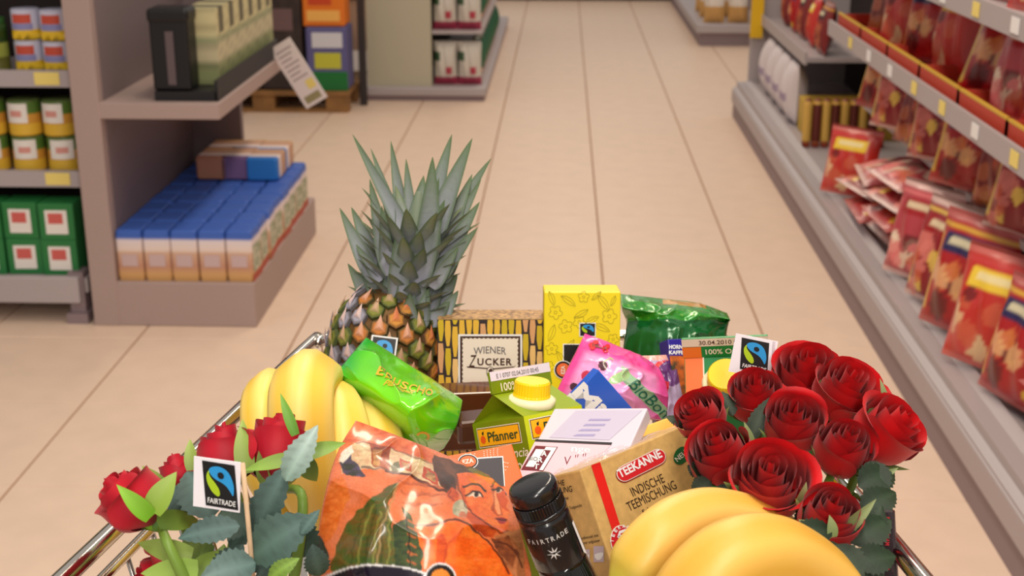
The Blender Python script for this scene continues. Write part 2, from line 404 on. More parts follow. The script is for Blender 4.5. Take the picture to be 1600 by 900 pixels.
# pillow bag prototypes: x width, z height, front -y
def bag_mesh(name, w, h, th, art, m, n=27, k=31, seed=0):
    r = random.Random(seed); vs = []; cs = []
    for side in (-1, 1):
        for j in range(k):
            for i in range(n):
                u = i/(n-1)*2-1; v = j/(k-1)
                a = max(0, 1-u**4)*max(0, math.sin(math.pi*min(1, max(0, (v-.03)/.92))))**.5
                wx = w/2*(1-.05*math.sin(math.pi*v)); 
                yy = side*th/2*a + .006*math.sin(9*u+5*v+seed)*(a)
                vs.append((u*wx, yy, v*h)); cs.append(art((u+1)/2, v, side))
    fs = []
    for s_ in range(2):
        o = s_*n*k
        for j in range(k-1):
            for i in range(n-1):
                q = (o+j*n+i, o+j*n+i+1, o+(j+1)*n+i+1, o+(j+1)*n+i); fs.append(q if s_ == 0 else q[::-1])
    mb = MB(); mb.add(vs, fs, cs); return mb.mesh(name, m, True)
FOIL = vmat('printed_foil', .35, coat=.15)
def snack_art(base, c2, c3, logo, seed, white=0):
    r = random.Random(seed); bl = [(r.uniform(.1, .9), r.uniform(.1, .6), r.uniform(.07, .2), r.choice([c2, c3, c2, (96, 16, 20), (200, 90, 60)])) for _ in range(13)]
    B, L = srgb(*base), srgb(*logo)
    def f(u, v, side):
        c = B
        if v > .93 or v < .05: c = mix(B, srgb(235, 215, 205), .6 if white else .15)
        for x, y, rr, cc in bl:
            if (u-x)**2+((v-y)*1.2)**2 < rr*rr*.5: c = mix(c, srgb(*cc), .8)
        if abs(v-.74) < .075 and abs(u-.5) < .34: c = L
        if abs(v-.74) < .035 and abs(u-.5) < .26: c = mix(c, srgb(240, 230, 190), .7)
        if .86 < v < .9 or (u < .1 and .1 < v < .8): c = mix(c, srgb(*c3), .75)
        return c
    return f
protos = []
bagdef = [((168, 22, 26), (225, 170, 120), (226, 190, 60), (40, 30, 80), 0), ((140, 14, 30), (214, 120, 110), (235, 205, 90), (150, 20, 26), 1),
          ((190, 44, 34), (230, 196, 150), (200, 60, 60), (235, 200, 60), 0), ((120, 26, 24), (180, 96, 60), (226, 170, 50), (70, 20, 24), 0), ((176, 60, 70), (238, 216, 190), (226, 120, 120), (160, 20, 30), 1)]
for i, d in enumerate(bagdef):
    me = bag_mesh('snack_bag', .235, .27, .085, snack_art(d[0], d[1], d[2], d[3], i+3, d[4]), FOIL, seed=i); protos.append(me)
BAGC = ['bright red', 'crimson', 'orange-red', 'dark brown-red', 'pinkish red']
MI = {'front': Matrix.Rotation(math.radians(-90), 4, 'Z')}
def put_bag(i, loc, lean, yaw, label, group, sc=1, roll=0, name='snack_bag'):
    M = Matrix.Translation(loc) @ Matrix.Rotation(math.radians(-90+yaw), 4, 'Z') @ Matrix.Rotation(math.radians(lean), 4, 'X') @ Matrix.Rotation(math.radians(roll), 4, 'Y') @ Matrix.Scale(sc, 4)
    o = link(name, protos[i], None, M); tag(o, label, 'bag', group); return o
def row(x, z, y0, y1, step, pick, group, where, lean=-10, sc=1, dj=.01):
    y = y0; k = 0
    while y < y1:
        i = pick[k % len(pick)]
        put_bag(i, (x+random.uniform(-dj, dj), y, z), lean+random.uniform(-4, 4), random.uniform(-9, 9),
            f'{BAGC[i]} snack bag, {ORD[k]} from the near end {where}', group, sc, random.uniform(-3, 3)); y += step; k += 1
big = [(0, 3.02, 18, .30), (2, 3.24, 34, .31), (0, 3.50, 28, .33), (1, 3.74, 22, .31), (4, 3.98, 30, .30), (0, 1.62, 20, .3), (1, 1.85, 24, .3), (2, 5.02, 46, .26)]
for k, (i, yy, yw, hh) in enumerate(sorted(big, key=lambda t: t[1])):
    put_bag(i, (1.085, yy, .225), -13, yw, f'{BAGC[i]} bag standing on the lowest deck, {ORD[k]} from the near end', 'bags standing on the lowest deck', hh/.27)
FL = [(2.22, 4), (2.60, 5), (4.36, 4), (4.72, 3)]
for j, (yy, nk) in enumerate(FL):
    for k in range(nk):
        i = (1, 4, 1, 0)[(j+k) % 4]
        M = Matrix.Translation((1.04+.012*((k*7+j) % 3), yy+.03*((k*5+j) % 3-1), .252+.062*k)) @ Matrix.Rotation(math.radians(-90+random.uniform(-8, 12)), 4, 'Z') @ Matrix.Rotation(math.radians(-82), 4, 'X') @ Matrix.Diagonal((1.45, .72, 1.2, 1))
        o = link('snack_bag', protos[i], None, M)
        tag(o, f'{BAGC[i]} bag lying flat, {ORD[k]} from the bottom of the {ORD[j]} flat stack on deck', 'bag', 'flat red packs stacked on the lowest deck')
def row(x, z, y0, y1, pick, group, where, sc, steps, yaws, lean=-14):
    y = y0; k = 0
    while y < y1:
        i = pick[k % len(pick)]
        put_bag(i, (x+random.uniform(-.012, .02), y, z), lean+random.uniform(-7, 4), yaws[k % len(yaws)]+random.uniform(-6, 6),
            f'{BAGC[i]} snack bag, {ORD[k]} from the near end {where}', group, sc*random.uniform(.92, 1.06), random.uniform(-5, 5)); y += steps[k % len(steps)]; k += 1
row(1.16, .826, 1.7, 5.3, [2, 0, 2, 3, 0, 2, 4, 0], 'red bags on the middle shelf', 'of the middle shelf', 1.1, [.27, .24, .27, .44], [28, 20, 38, 12, 30])
row(1.15, 1.114, 1.6, 5.3, [1, 4, 2, 0, 3], 'red bags on the top shelf', 'of the top shelf', .9, [.25], [10, 20])
row(1.20, .524, 1.7, 5.3, [3, 0, 1, 3, 1, 0, 1], 'red bags on the second shelf', 'of the second shelf from the floor', .98, [.24, .25, .38], [30, 24, 40])
for k in range(9):
    yy = 1.55+.42*k
    t = MB(); t.box((1.068, yy, .823), (1.074, yy+.405, .872)); t.box((1.068, yy, .823), (1.3, yy+.006, .872)); t.box((1.068, yy+.399, .823), (1.3, yy+.405, .872)); t.box((1.068, yy, .8225), (1.3, yy+.405, .8235))
    o = t.build('shelf_tray', mat('tray_red', (196, 66, 46), .5)); tag(o, f'red cardboard shelf tray with yellow rim, {ORD[k]} from the near end of the middle shelf', 'tray', 'red trays along the middle shelf')
    MB().box((1.067, yy, .872), (1.076, yy+.405, .879)).build('rim', mat('tray_rim', (214, 170, 60), .5), o)
# ---- far bay: striped biscuit rolls, white sacks, brown bags, yellow board
Ys = vmat('striped_wrap', .45)
def roll_pack(loc, k):
    o = MB(); o.lathe([(.012, 0), (.019, .006), (.0195, .1), (.0195, .205), (.016, .215), (.006, .22)], 14, None, 0, [srgb(120, 30, 26), srgb(150, 40, 30), srgb(214, 170, 84), srgb(214, 170, 84), srgb(110, 26, 28), srgb(110, 26, 28)])
    o = link('biscuit_roll', o.mesh('biscuit_roll', Ys, True), None, Matrix.Translation(loc)); return o
for k in range(9):
    o = roll_pack((1.10+k*.041, 5.98, .2), k)
    tag(o, f'{"dark brown" if k % 2 else "yellow"} biscuit roll, {ORD[k]} from the aisle on the far deck', 'biscuit roll', 'striped biscuit rolls on the far deck')
    cc = MB().lathe([(.0197, .03), (.0202, .035), (.0202, .19), (.0197, .195)], 14, None, 0, None, False).mesh('band', mat('roll_brown', (96, 34, 26), .5) if k % 2 else mat('roll_yellow', (206, 164, 78), .5), True); link('band', cc, o)
tag(MB().box((1.13, 6.12, .2), (1.6, 6.4, .36)).build('cardboard_tray', mat('tray_yellow', (196, 160, 60), .6), bevel=.004), 'yellow printed carton behind the striped biscuit rolls', 'box')
sack = bag_mesh('white_sack', .22, .30, .12, lambda u, v, s: mix(srgb(214, 204, 206), srgb(120, 96, 140), .7 if (.35 < v < .5 and .2 < u < .8) else .1*((u*7) % 1)), vmat('sack_paper', .6))
for k in range(4):
    o = link('white_sack', sack, None, Matrix.Translation((1.13, 6.55+.25*k, .205)) @ Matrix.Rotation(math.radians(-90), 4, 'Z')); tag(o, f'white and violet sack, {ORD[k]} from the near end under far shelf', 'sack', 'white sacks under the far shelf')
for k in range(5):
    i = (3, 2, 3, 0, 3)[k]
    put_bag(i, (1.2, 6.32+.26*k, .568), -8, random.uniform(-5, 5), f'{BAGC[i]} bag, {ORD[k]} from the near end on the far low shelf', 'bags on the far low shelf', .9)
tag(MB().box((1.05, 7.615, .46), (1.118, 7.635, 1.5)).build('advertising_board', mat('board_yellow', (226, 180, 20), .5)), 'upright yellow board at the far end of the right shelf', 'sign')
# ---- next gondola further down the aisle
r2 = thing('shelf_unit', (1.3, 12, 0), 'grey shelf end with pale bags further down the right of the aisle', 'shelf')
MB().box((1.06, 10.5, .0), (1.9, 13.4, .1)).build('kick_plate', SILVER2, r2); MB().box((1.03, 10.46, .1), (1.9, 13.4, .17)).build('deck', SILVER, r2, bevel=.01)
MB().box((1.55, 10.5, .17), (1.6, 13.4, 1.7)).build('back_panel', SILVER2, r2); MB().box((1.46, 10.46, .0), (1.54, 10.52, 1.7)).build('upright', SILVER, r2)
pale = bag_mesh('pasta_bag', .16, .28, .1, lambda u, v, s: srgb(206, 160, 96) if v < .45 else (srgb(226, 216, 206) if v < .8 else srgb(170, 110, 90)), vmat('pasta_wrap', .4))
for k in range(5):
    o = link('pasta_bag', pale, None, Matrix.Translation((1.17+.185*(k % 2), 10.56+.35*(k//2), .172))); tag(o, f'pale bag of yellow pasta, {ORD[k//2]} row, {"left" if k % 2 == 0 else "right"}, on distant right shelf', 'bag', 'pale bags on the distant right shelf')
# ================================================================ LEFT DISPLAY CABINET
cb = thing('display_cabinet', (-1.24, 4.6, 0), 'pale mauve display cabinet with two open bays on the left', 'cabinet')
XL, XR, YF, YB = -1.49, -.985, 4.09, 5.2
MB().box((XL, YF, 0), (XR, YB, .15)).build('plinth', GREIGE, cb, bevel=.004)
MB().box((XL-.03, YF-.003, 0), (XL+.055, YB, 1.7)).build('side_panel', GREIGE, cb, bevel=.003)
MB().box((XL+.0545, YF+.04, .15), (XL+.058, YB-.06, 1.7)).build('inner_shade_panel', GREIGE_SHADE, cb)['label'] = 'added inner sheet with bay shade in its colour'  # added liner sheet, interior shade put into its colour
MB().box((XL+.05, YF, .685), (-1.06, YB-.12, .735)).build('shelf_board', GREIGE, cb, bevel=.003)
MB().box((XL+.055, YB-.1, .15), (-1.24, YB-.06, 1.7)).build('back_panel', GREIGE_SHADE, cb)  # back of the bays, shade put into its colour
MB().box((-1.31, YB-.14, .62), (-1.22, YB-.05, .69)).build('shelf_bracket', mat('brown_board', (176, 122, 104), .6), cb)
# blue-topped packs
PB = vmat('paper_pack', .55)
def pack_mesh(w, d, h, top, front, seed):
    mb = MB(); n = 6
    def ring(z, s, col): 
        x, y = w/2*s, d/2*s; c = .006
        return [(-x+c,-y,z),(x-c,-y,z),(x,-y+c,z),(x,y-c,z),(x-c,y,z),(-x+c,y,z),(-x,y-c,z),(-x,-y+c,z)], [col]*8
    lv = [(0, .96, (196, 150, 96)), (.02, 1, (206, 160, 104)), (.05, 1, (190, 140, 116)), (h*.55, 1, (206, 168, 142)), (h*.62, 1, (226, 206, 196)), (h*.8, 1.0, (222, 210, 214)), (h*.86, .99, top), (h*.97, .95, top), (h, .86, top)]
    vs = []; cs = []
    for z, s, c in lv: a, b = ring(z, s, srgb(*c)); vs += a; cs += b
    fs = [(i*8+k, i*8+(k+1) % 8, (i+1)*8+(k+1) % 8, (i+1)*8+k) for i in range(len(lv)-1) for k in range(8)]
    fs += [tuple(range(8))[::-1], tuple((len(lv)-1)*8+k for k in range(8))]
    mb.add(vs, fs, cs); return mb.mesh('flour_pack', PB)
pk = pack_mesh(.086, .118, .17, (58, 96, 182), 0, 0)
stripe = MB().box((-.026, -.0605, .05), (.026, -.059, .09)).mesh('front_label', mat('pack_label', (196, 170, 170), .6))
sidep = MB().add([(.0435, -.05, .03), (.0435, .05, .03), (.0435, .05, .12), (.0435, -.05, .12)], [(0, 1, 2, 3)]).mesh('side_label', mat('side_label', (206, 200, 180), .6, noise=1, nscale=60, col2=(90, 120, 70)))
strip = MB().box((.0425, -.059, .0), (.0437, .059, .026)).mesh('seam', mat('pack_red', (170, 70, 50), .6))
for r_ in range(8):
    for c in range(5):
        x = XL+.10+.0895*c; yy = YF+.075+.124*r_
        o = link('flour_pack', pk, None, Matrix.Translation((x+random.uniform(-.003, .003), yy, .15)) @ Matrix.Rotation(random.uniform(-.04, .04), 4, 'Z'))
        tag(o, f'blue-topped paper pack, {ORD[c]} from left in the {ORD[r_]} row from the front', 'pack', 'blue-topped packs in the lower bay')
        if r_ == 0: link('front_label', stripe, o)
        if c == 4: link('side_label', sidep, o); link('seam', strip, o)
pk2 = [pack_mesh(.086, .118, .16, t, 0, 0) for t in ((110, 84, 130), (176, 120, 96), (30, 110, 190))]
for k, (c, r_, i) in enumerate(((1.2, 5.6, 1), (2.2, 5.6, 0), (3.3, 5.5, 2), (1.2, 6.8, 1), (2.2, 6.8, 0), (3.3, 6.7, 2))):
    M = Matrix.Translation((XL+.10+.09*c, YF+.075+.124*r_, .32+.045)) @ Matrix.Rotation(math.radians(90), 4, 'X') @ Matrix.Rotation(math.radians(90), 4, 'Z') @ Matrix.Translation((0, 0, -.08))
    o = link('flour_pack', pk2[i], None, M); tag(o, f'{("violet", "brown", "bright blue")[i]} pack lying on the blue packs, {"front" if r_ < 6 else "rear"} one', 'pack')
# upper bay goods: black tray with cartons, black box in front
bt = thing('display_tray', (-1.2, 4.5, .735), 'black tray holding pale cartons on the cabinet shelf', 'tray')
MB().box((-1.27, YF+.04, .736), (-1.075, YB-.15, .765)).build('tray_floor', mat('tray_black', (22, 20, 24), .5), bt); MB().box((-1.08, YF+.04, .736), (-1.07, YB-.15, .80)).build('tray_side', mat('tray_black', (22, 20, 24), .5), bt)
bb = thing('bottle_box', (-1.2, 4.15, .74), 'black carton with a grey slit at the front of the cabinet shelf', 'box')
MB().box((-1.275, YF+.05, .766), (-1.155, YF+.15, .985)).build('body', K, bb, bevel=.008); MB().box((-1.225, YF+.046, .785), (-1.2, YF+.052, .95)).build('slit', mat('slit_grey', (92, 78, 82), .5), bb)
MB().box((-1.28, YF+.045, .975), (-1.15, YF+.155, 1.02)).build('lid', K, bb, bevel=.012)
ct = vmat('pale_carton', .55)
def carton_mesh():
    mb = MB(); N = 9; M_ = 12; vs = []; cs = []
    w_, d_, h_ = .1, .135, .24
    for j in range(M_+1):
        z = h_*j/M_
        for (x, y_) in ((-w_/2, -d_/2), (w_/2, -d_/2), (w_/2, -d_/6), (w_/2, d_/6), (w_/2, d_/2), (-w_/2, d_/2)):
            vs.append((x, y_, z)); t = j/M_
            c = (206, 196, 150) if t > .62 else ((150, 156, 118) if t > .52 else ((196, 186, 150) if t > .32 else (140, 146, 100)))
            if (int(y_*90)+j) % 3 == 0: c = tuple(v*.86 for v in c)
            cs.append(srgb(*c))
    fs = [(j*6+k, j*6+(k+1) % 6, (j+1)*6+(k+1) % 6, (j+1)*6+k) for j in range(M_) for k in range(6)] + [tuple(M_*6+k for k in range(6)), tuple(range(6))[::-1]]
    mb.add(vs, fs, cs); return mb.mesh('tea_carton', ct)
cme = carton_mesh()
for k in range(6):
    o = link('tea_carton', cme, None, Matrix.Translation((-1.145, YF+.235+.142*k, .766))); tag(o, f'pale cream and green carton, {ORD[k]} from the front in the black tray', 'carton', 'pale cartons in the black tray')
    link('lid_band', MB().box((-.0505, -.03, .16), (.0505, .03, .2405)).mesh('lid_band', mat('carton_dark', (96, 92, 70), .6)) if k == 0 else bpy.data.meshes['lid_band'], o)
# leaflet hanging at the shelf end
lp = Plane(on_y(420, 78, 4.98), on_y(452, 58, 4.96), on_y(470, 176, 4.98))
lf = thing('price_card', lp.O, 'tilted white printed card hanging off the end of the cabinet shelf', 'card')
lp.boxmb(.004).build('card', mat('card_white', (226, 214, 210), .6), lf)
LT = mat('faint_print', (170, 150, 150), .7)
for k in range(7): shape(lp, rect(lp.W*.15, lp.H*(.1+.075*k), lp.W*(.85-.1*(k % 3)), lp.H*(.125+.075*k)), LT, lf, False, .0006, 'printed_line')
shape(lp, rect(lp.W*.55, lp.H*.64, lp.W*.9, lp.H*.78), TAGY, lf, False, .0006, 'yellow_print'); shape(lp, rect(lp.W*.15, lp.H*.84, lp.W*.85, lp.H*.95), mat('olive_print', (150, 140, 100), .6), lf, False, .0006, 'olive_print')
# ================================================================ FAR LEFT GONDOLA (faces the camera)
g = thing('shelf_unit', (-2.3, 4.3, 0), 'grey shelf unit with cans and green boxes at the far left', 'shelf')
GX0, GX1, GY = -3.2, -1.545, 4.1
MB().box((GX0, GY+.03, .1), (GX1, GY+.5, .15)).build('base_shelf', SILVER, g); MB().box((GX0, GY, .07), (GX1-.02, GY+.03, .16)).build('base_edge', SILVER, g, bevel=.005)
MB().box((GX0, GY+.2, .0), (GX1-.06, GY+.5, .1)).build('kick_plate', mat('kick_shadow', (70, 58, 60), .7), g)  # kick colour darkened to carry the shadow under the base
fb = MB(); fb.box((GX1-.07, GY-.0, .0), (GX1, GY+.1, .035)); fb.box((GX1-.06, GY+.02, .03), (GX1-.01, GY+.09, .17)); fb.build('foot', SILVER2, g)
MB().box((GX0, GY+.46, .1), (GX1, GY+.5, 1.6)).build('back_panel', DARKM, g); MB().box((GX1-.02, GY+.4, .1), (GX1, GY+.5, 1.6)).build('upright', SILVER2, g)
for h in (.46, .785):
    MB().box((GX0, GY+.1, h), (GX1-.01, GY+.46, h+.02)).build('shelf_board', SILVER, g); MB().box((GX0, GY+.08, h-.018), (GX1-.01, GY+.1, h+.035)).build('price_rail', SILVER, g)
    for k in range(6): MB().box((GX1-.12-.26*k, GY+.077, h-.01), (GX1-.04-.26*k, GY+.08, h+.03)).build('price_tag', TAGW if k % 2 else TAGY, g)
CAN = vmat('can_label', .35); LIDM = mat('tin', (190, 185, 180), .25, metal=.9)
def can_mesh(r, h, cols, name):
    mb = MB(); pr = [(r*.9, 0), (r, .004)]; cl = [srgb(*cols[0])]*2
    for t0, t1, c in cols[1]:
        pr += [(r, h*t0+.001), (r, h*t1-.001)]; cl += [srgb(*c)]*2
    pr += [(r, h-.004), (r*.93, h)]; cl += [srgb(*cols[2])]*2
    mb.lathe(pr, 20, None, 0, cl); return mb.mesh(name, CAN, True)
def labelcurve(r, z0, z1, a0, a1, m, name):
    mb = MB(); n = 8; vs = []
    for i in range(n+1):
        A = a0+(a1-a0)*i/n; vs += [(r*math.sin(A), -r*math.cos(A), z0), (r*math.sin(A), -r*math.cos(A), z1)]
    mb.add(vs, [(2*i, 2*i+2, 2*i+3, 2*i+1) for i in range(n)]); return mb.mesh(name, m, True)
canA = can_mesh(.053, .118, ((196, 150, 40), [(.05, .35, (222, 180, 60)), (.36, .62, (206, 150, 60)), (.63, .93, (86, 120, 50))], (90, 110, 60)), 'food_can')
lbA = labelcurve(.0536, .045, .108, -.75, .75, mat('lab_white', (232, 226, 220), .5), 'paper_label'); lbA2 = labelcurve(.054, .065, .085, -.35, .4, mat('lab_pink', (214, 150, 140), .5), 'label_print')
xs = [GX1-.085-.116*k for k in range(13)]
for k, x in enumerate(xs):
    for l in range(2):
        o = link('food_can', canA, None, Matrix.Translation((x+random.uniform(-.003, .003), GY+.17, .48+.1185*l)) @ Matrix.Rotation(random.uniform(-.3, .3), 4, 'Z')); tag(o, f'can with white label and yellow base, {ORD[k]} from right, {"bottom" if l == 0 else "top"} layer, middle shelf', 'can', 'cans on the middle shelf of the far left unit')
        q = link('paper_label', lbA, o); link('label_print', lbA2, q)
canB = can_mesh(.045, .098, ((214, 180, 60), [(.03, .34, (230, 190, 40)), (.36, .96, (206, 206, 226))], (190, 190, 210)), 'soup_can')
lbB = labelcurve(.0456, .055, .083, -.7, .7, mat('lab_red', (200, 80, 60), .5), 'label_print'); lbB2 = labelcurve(.0456, .034, .054, -.8, .8, mat('lab_violet', (140, 140, 190), .5), 'label_print')
for k in range(2):
    for l in range(2):
        o = link('soup_can', canB, None, Matrix.Translation((GX1-.07-.096*k+(.0 if k == 0 else -.004), GY+.17+.02*k, .805+.0985*l))); tag(o, f'white and yellow tin, {"right" if k == 0 else "left"} stack, {"bottom" if l == 0 else "top"} one, upper shelf', 'can', 'white and yellow tins on the upper shelf')
        link('label_print', lbB, o); link('label_print', lbB2, o)
jar = can_mesh(.05, .15, ((30, 46, 22), [(.02, .3, (96, 96, 40)), (.31, .6, (150, 160, 70)), (.61, .85, (40, 66, 26))], (60, 90, 40)), 'pickle_jar')
jl = MB().lathe([(.046, .15), (.047, .152), (.047, .166), (.044, .168)], 18).mesh('lid', mat('jar_lid', (50, 96, 40), .35), True)
for k in range(10):
    o = link('pickle_jar', jar, None, Matrix.Translation((GX1-.285-.112*k, GY+.18+.02*(k % 2), .805))); tag(o, f'dark green pickle jar, {ORD[k]} from the right beside the white tins', 'jar', 'green jars on the upper shelf'); link('lid', jl, o)
gb = MB().box((-.058, -.05, 0), (.058, .05, .122)).mesh('green_carton', mat('carton_green', (40, 120, 62), .5), bevel=.003)
gl = MB().box((-.036, -.0515, .02), (.036, -.05, .1)).mesh('front_label', mat('lab_white', (232, 226, 220), .5)); gp = MB().box((-.026, -.0525, .055), (.022, -.0515, .09)).mesh('label_print', mat('lab_red2', (206, 96, 90), .5))
for k in range(12):
    for l in range(2):
        o = link('green_carton', gb, None, Matrix.Translation((GX1-.09-.122*k, GY+.1+.01*(k % 2), .15+.1225*l)) @ Matrix.Rotation(random.uniform(-.05, .05), 4, 'Z')); tag(o, f'green carton with white and red label, {ORD[k]} from right, {"bottom" if l == 0 else "top"} layer, base shelf', 'carton', 'green cartons on the base shelf')
        q = link('front_label', gl, o); link('label_print', gp, q)
# ================================================================ PALLET WITH GOODS behind the cabinet
WOOD = mat('pallet_wood', (150, 108, 62), .75, noise=.3, nscale=14)
pl = thing('pallet', (-1.7, 8.1, 0), 'wooden pallet under stacked goods behind the cabinet', 'pallet')
for k in range(3): MB().box((-2.25, 7.72+.33*k, 0), (-1.24, 7.82+.33*k, .022)).build('runner', WOOD, pl)
for k in range(3):
    for x in (-2.25, -1.8, -1.37):
        MB().box((x, 7.72+.33*k, .022), (x+.13, 7.82+.33*k, .1)).build('block', WOOD, pl)
for k in range(5): MB().box((-2.25, 7.71+.16*k, .1), (-1.23, 7.82+.16*k, .125)).build('board', WOOD, pl)
def pbox(name, lo, hi, m, label, cat, prints=()):
    o = thing(name, ((lo[0]+hi[0])/2, lo[1], lo[2]), label, cat); MB().box(lo, hi).build('carton', m, o, bevel=.01)
    for (a0, b0, a1, b1, mm, nm) in prints:
        w_, h_ = hi[0]-lo[0], hi[2]-lo[2]; MB().box((lo[0]+a0*w_, lo[1]-.003, lo[2]+b0*h_), (lo[0]+a1*w_, lo[1]+.002, lo[2]+b1*h_)).build(nm, mm, o)
    return o
pbox('detergent_pack', (-1.475, 7.74, .127), (-1.24, 7.98, .49), mat('det_blue', (92, 90, 140), .5), 'blue, white and green pack at the right end of the pallet', 'box',
     ((0, 0, 1, .3, mat('det_green', (20, 110, 50), .5), 'green_band'), (.2, .35, .85, .6, mat('det_yel', (190, 190, 60), .5), 'picture'), (.15, .68, .9, .92, mat('det_white', (206, 206, 214), .5), 'white_band')))
pbox('detergent_pack', (-1.49, 7.76, .492), (-1.25, 7.98, .8), mat('det_orange', (226, 120, 30), .5), 'orange pack standing on top of the blue and green pack', 'box',
     ((.1, .1, .9, .3, mat('det_yel2', (240, 180, 90), .5), 'pale_band'), (.15, .4, .7, .7, mat('det_red', (200, 70, 30), .5), 'picture')))
for k in range(3):
    pbox('dark_carton', (-2.24+.25*k, 7.75, .127), (-2.0+.25*k, 8.2, .75), mat('dark_carton', (62, 48, 46), .7, noise=.5, nscale=14), f'dark shrink-wrapped carton on the pallet, {ORD[k]} from the left', 'box',
         ((.2, .55, .8, .75, mat('dk_lab', (110, 84, 84), .6), 'pale_label'), (.1, .2, .7, .3, mat('dk_red', (96, 40, 40), .6), 'red_label')))
tag(MB().box((-1.205, 7.95, 0), (-1.165, 8.0, 1.5)).build('slab', mat('slab_dark', (52, 44, 44), .6)), 'dark upright post between the pallet and the sage panel', 'slab')  # plain dark box standing in the gap beside the pallet
# ================================================================ SAGE PANEL GONDOLA
sg = thing('shelf_unit', (-.9, 9, 0), 'sage grey end panel shelf unit left of the aisle', 'shelf')
MB().box((-1.19, 8.12, .0), (-.47, 11.6, .03)).build('base', SILVER2, sg); MB().box((-1.19, 8.1, .03), (-.46, 11.6, .085)).build('base_edge', SILVER, sg, bevel=.01)
MB().box((-1.18, 8.14, .085), (-.79, 8.2, 1.5)).build('end_panel', PANELG, sg); MB().box((-1.18, 8.2, .085), (-.85, 11.5, 1.5)).build('back_panel', DARKM, sg)
MB().box((-.785, 8.15, .40), (-.48, 11.5, .42)).build('shelf_board', SILVER, sg); MB().box((-.785, 8.15, .74), (-.48, 11.5, .76)).build('shelf_board', SILVER, sg)
sb = bag_mesh('white_bag', .145, .27, .1, lambda u, v, s: srgb(160, 50, 80) if v < .2 else (srgb(60, 90, 60) if (.55 < v < .75 and u < .3) else (srgb(180, 60, 80) if (.25 < v < .42 and .5 < u < .8) else srgb(206, 200, 190))), vmat('white_wrap', .4))
sb2 = bag_mesh('green_bag', .2, .27, .1, lambda u, v, s: srgb(200, 150, 120) if v < .3 else (srgb(24, 90, 56) if v < .85 else srgb(120, 120, 90)), vmat('white_wrap', .4))
for t, h in enumerate((.086, .421)):
    for k in range(2):
        o = link('white_bag', sb, None, Matrix.Translation((-.71+.148*k, 8.22, h))); tag(o, f'white bag with dark red base, {"left" if k == 0 else "right"} one, {"lower" if t == 0 else "upper"} shelf beside sage panel', 'bag', 'white bags beside the sage panel')
    for k in range(9):
        o = link('green_bag', sb2, None, Matrix.Translation((-.535, 8.42+.24*k, h)) @ Matrix.Rotation(math.radians(90), 4, 'Z')); tag(o, f'green and cream bag facing the aisle, {ORD[k]} from near end, {"lower" if t == 0 else "upper"} shelf', 'bag', 'green bags along the aisle side')
# ================================================================ SHOPPING CART
CHROME = mat('chrome', (214, 208, 200), .14, metal=1); WIREM = mat('chrome_wire', (190, 184, 178), .22, metal=1); RUB = mat('grey_rubber', (60, 58, 60), .7)
CF = .872      # basket floor height
L0, L1, R0, R1 = P(100, 903, .862), P(492, 530, 1.47), P(1440, 903, .862), P(1128, 527, 1.46)
LN = L0-(L1-L0)*.5; RN = R0-(R1-R0)*.5
cart = thing('shopping_cart', ((L0.x+R0.x)/2, 1.0, 0), 'chrome wire shopping cart loaded with groceries in the foreground', 'cart')
def rim(dz, inset, r):
    d = Vector((0, 0, -dz)); q = [Vector((inset, 0, 0)), Vector((-inset, 0, 0))]
    lf = (L1-L0).normalized(); rf = (R1-R0).normalized(); cr = (R1-L1).normalized(); c = .045
    pts = [LN+d+q[0], L0+d+q[0], L1+d+q[0]-lf*c]+[L1+d+q[0]-lf*c*.3+cr*c*.12, L1+d+q[0]+cr*c*.45+lf*.006, L1+d+cr*c+q[0]*.2+lf*.008, R1+d-cr*c+rf*.008, R1+d-cr*c*.3-rf*c*.1, R1+d+q[1]-rf*c, R0+d+q[1], RN+d+q[1]]
    return spline(pts, 6), r
pts, r = rim(0, 0, .0068); MB().tube(pts, r, 12).build('rim_tube', CHROME, cart, True)
pts, r = rim(.022, .004, .0042); MB().tube(pts, r, 10).build('lower_rim_tube', CHROME, cart, True)
MB().tube([LN, LN.lerp(RN, .5)+Vector((0, -.03, .01)), RN], .009, 10).build('push_handle', mat('handle_plastic', (150, 30, 30), .4), cart, True)
def wallwires(A0, A1, nrm, n):
    for k in range(n):
        t = (k+.5)/n; a = A0.lerp(A1, t); a = Vector((a.x, a.y, a.z-.02))+nrm*.004; b = Vector((a.x, a.y, CF))+nrm*.03
        MB().tube([a, b], .0022, 6).build('wire', WIREM, cart, True)
wallwires(LN, L1, Vector((1, 0, 0)), 20); wallwires(RN, R1, Vector((-1, 0, 0)), 20); wallwires(L1, R1, Vector((0, -1, 0)), 10)
for k in range(14):
    t = (k+.5)/14; a = LN.lerp(L1, t)+Vector((.034, 0, 0)); b = RN.lerp(R1, t)+Vector((-.034, 0, 0)); a.z = b.z = CF-.0025
    MB().tube([a, b], .0022, 6).build('wire', WIREM, cart, True)
for k in range(9):
    t = (k+.5)/9; a = LN.lerp(RN, t); b = L1.lerp(R1, t)+Vector((0, -.03, 0)); a.z = b.z = CF-.006
    MB().tube([a, b], .003, 6).build('wire', WIREM, cart, True)
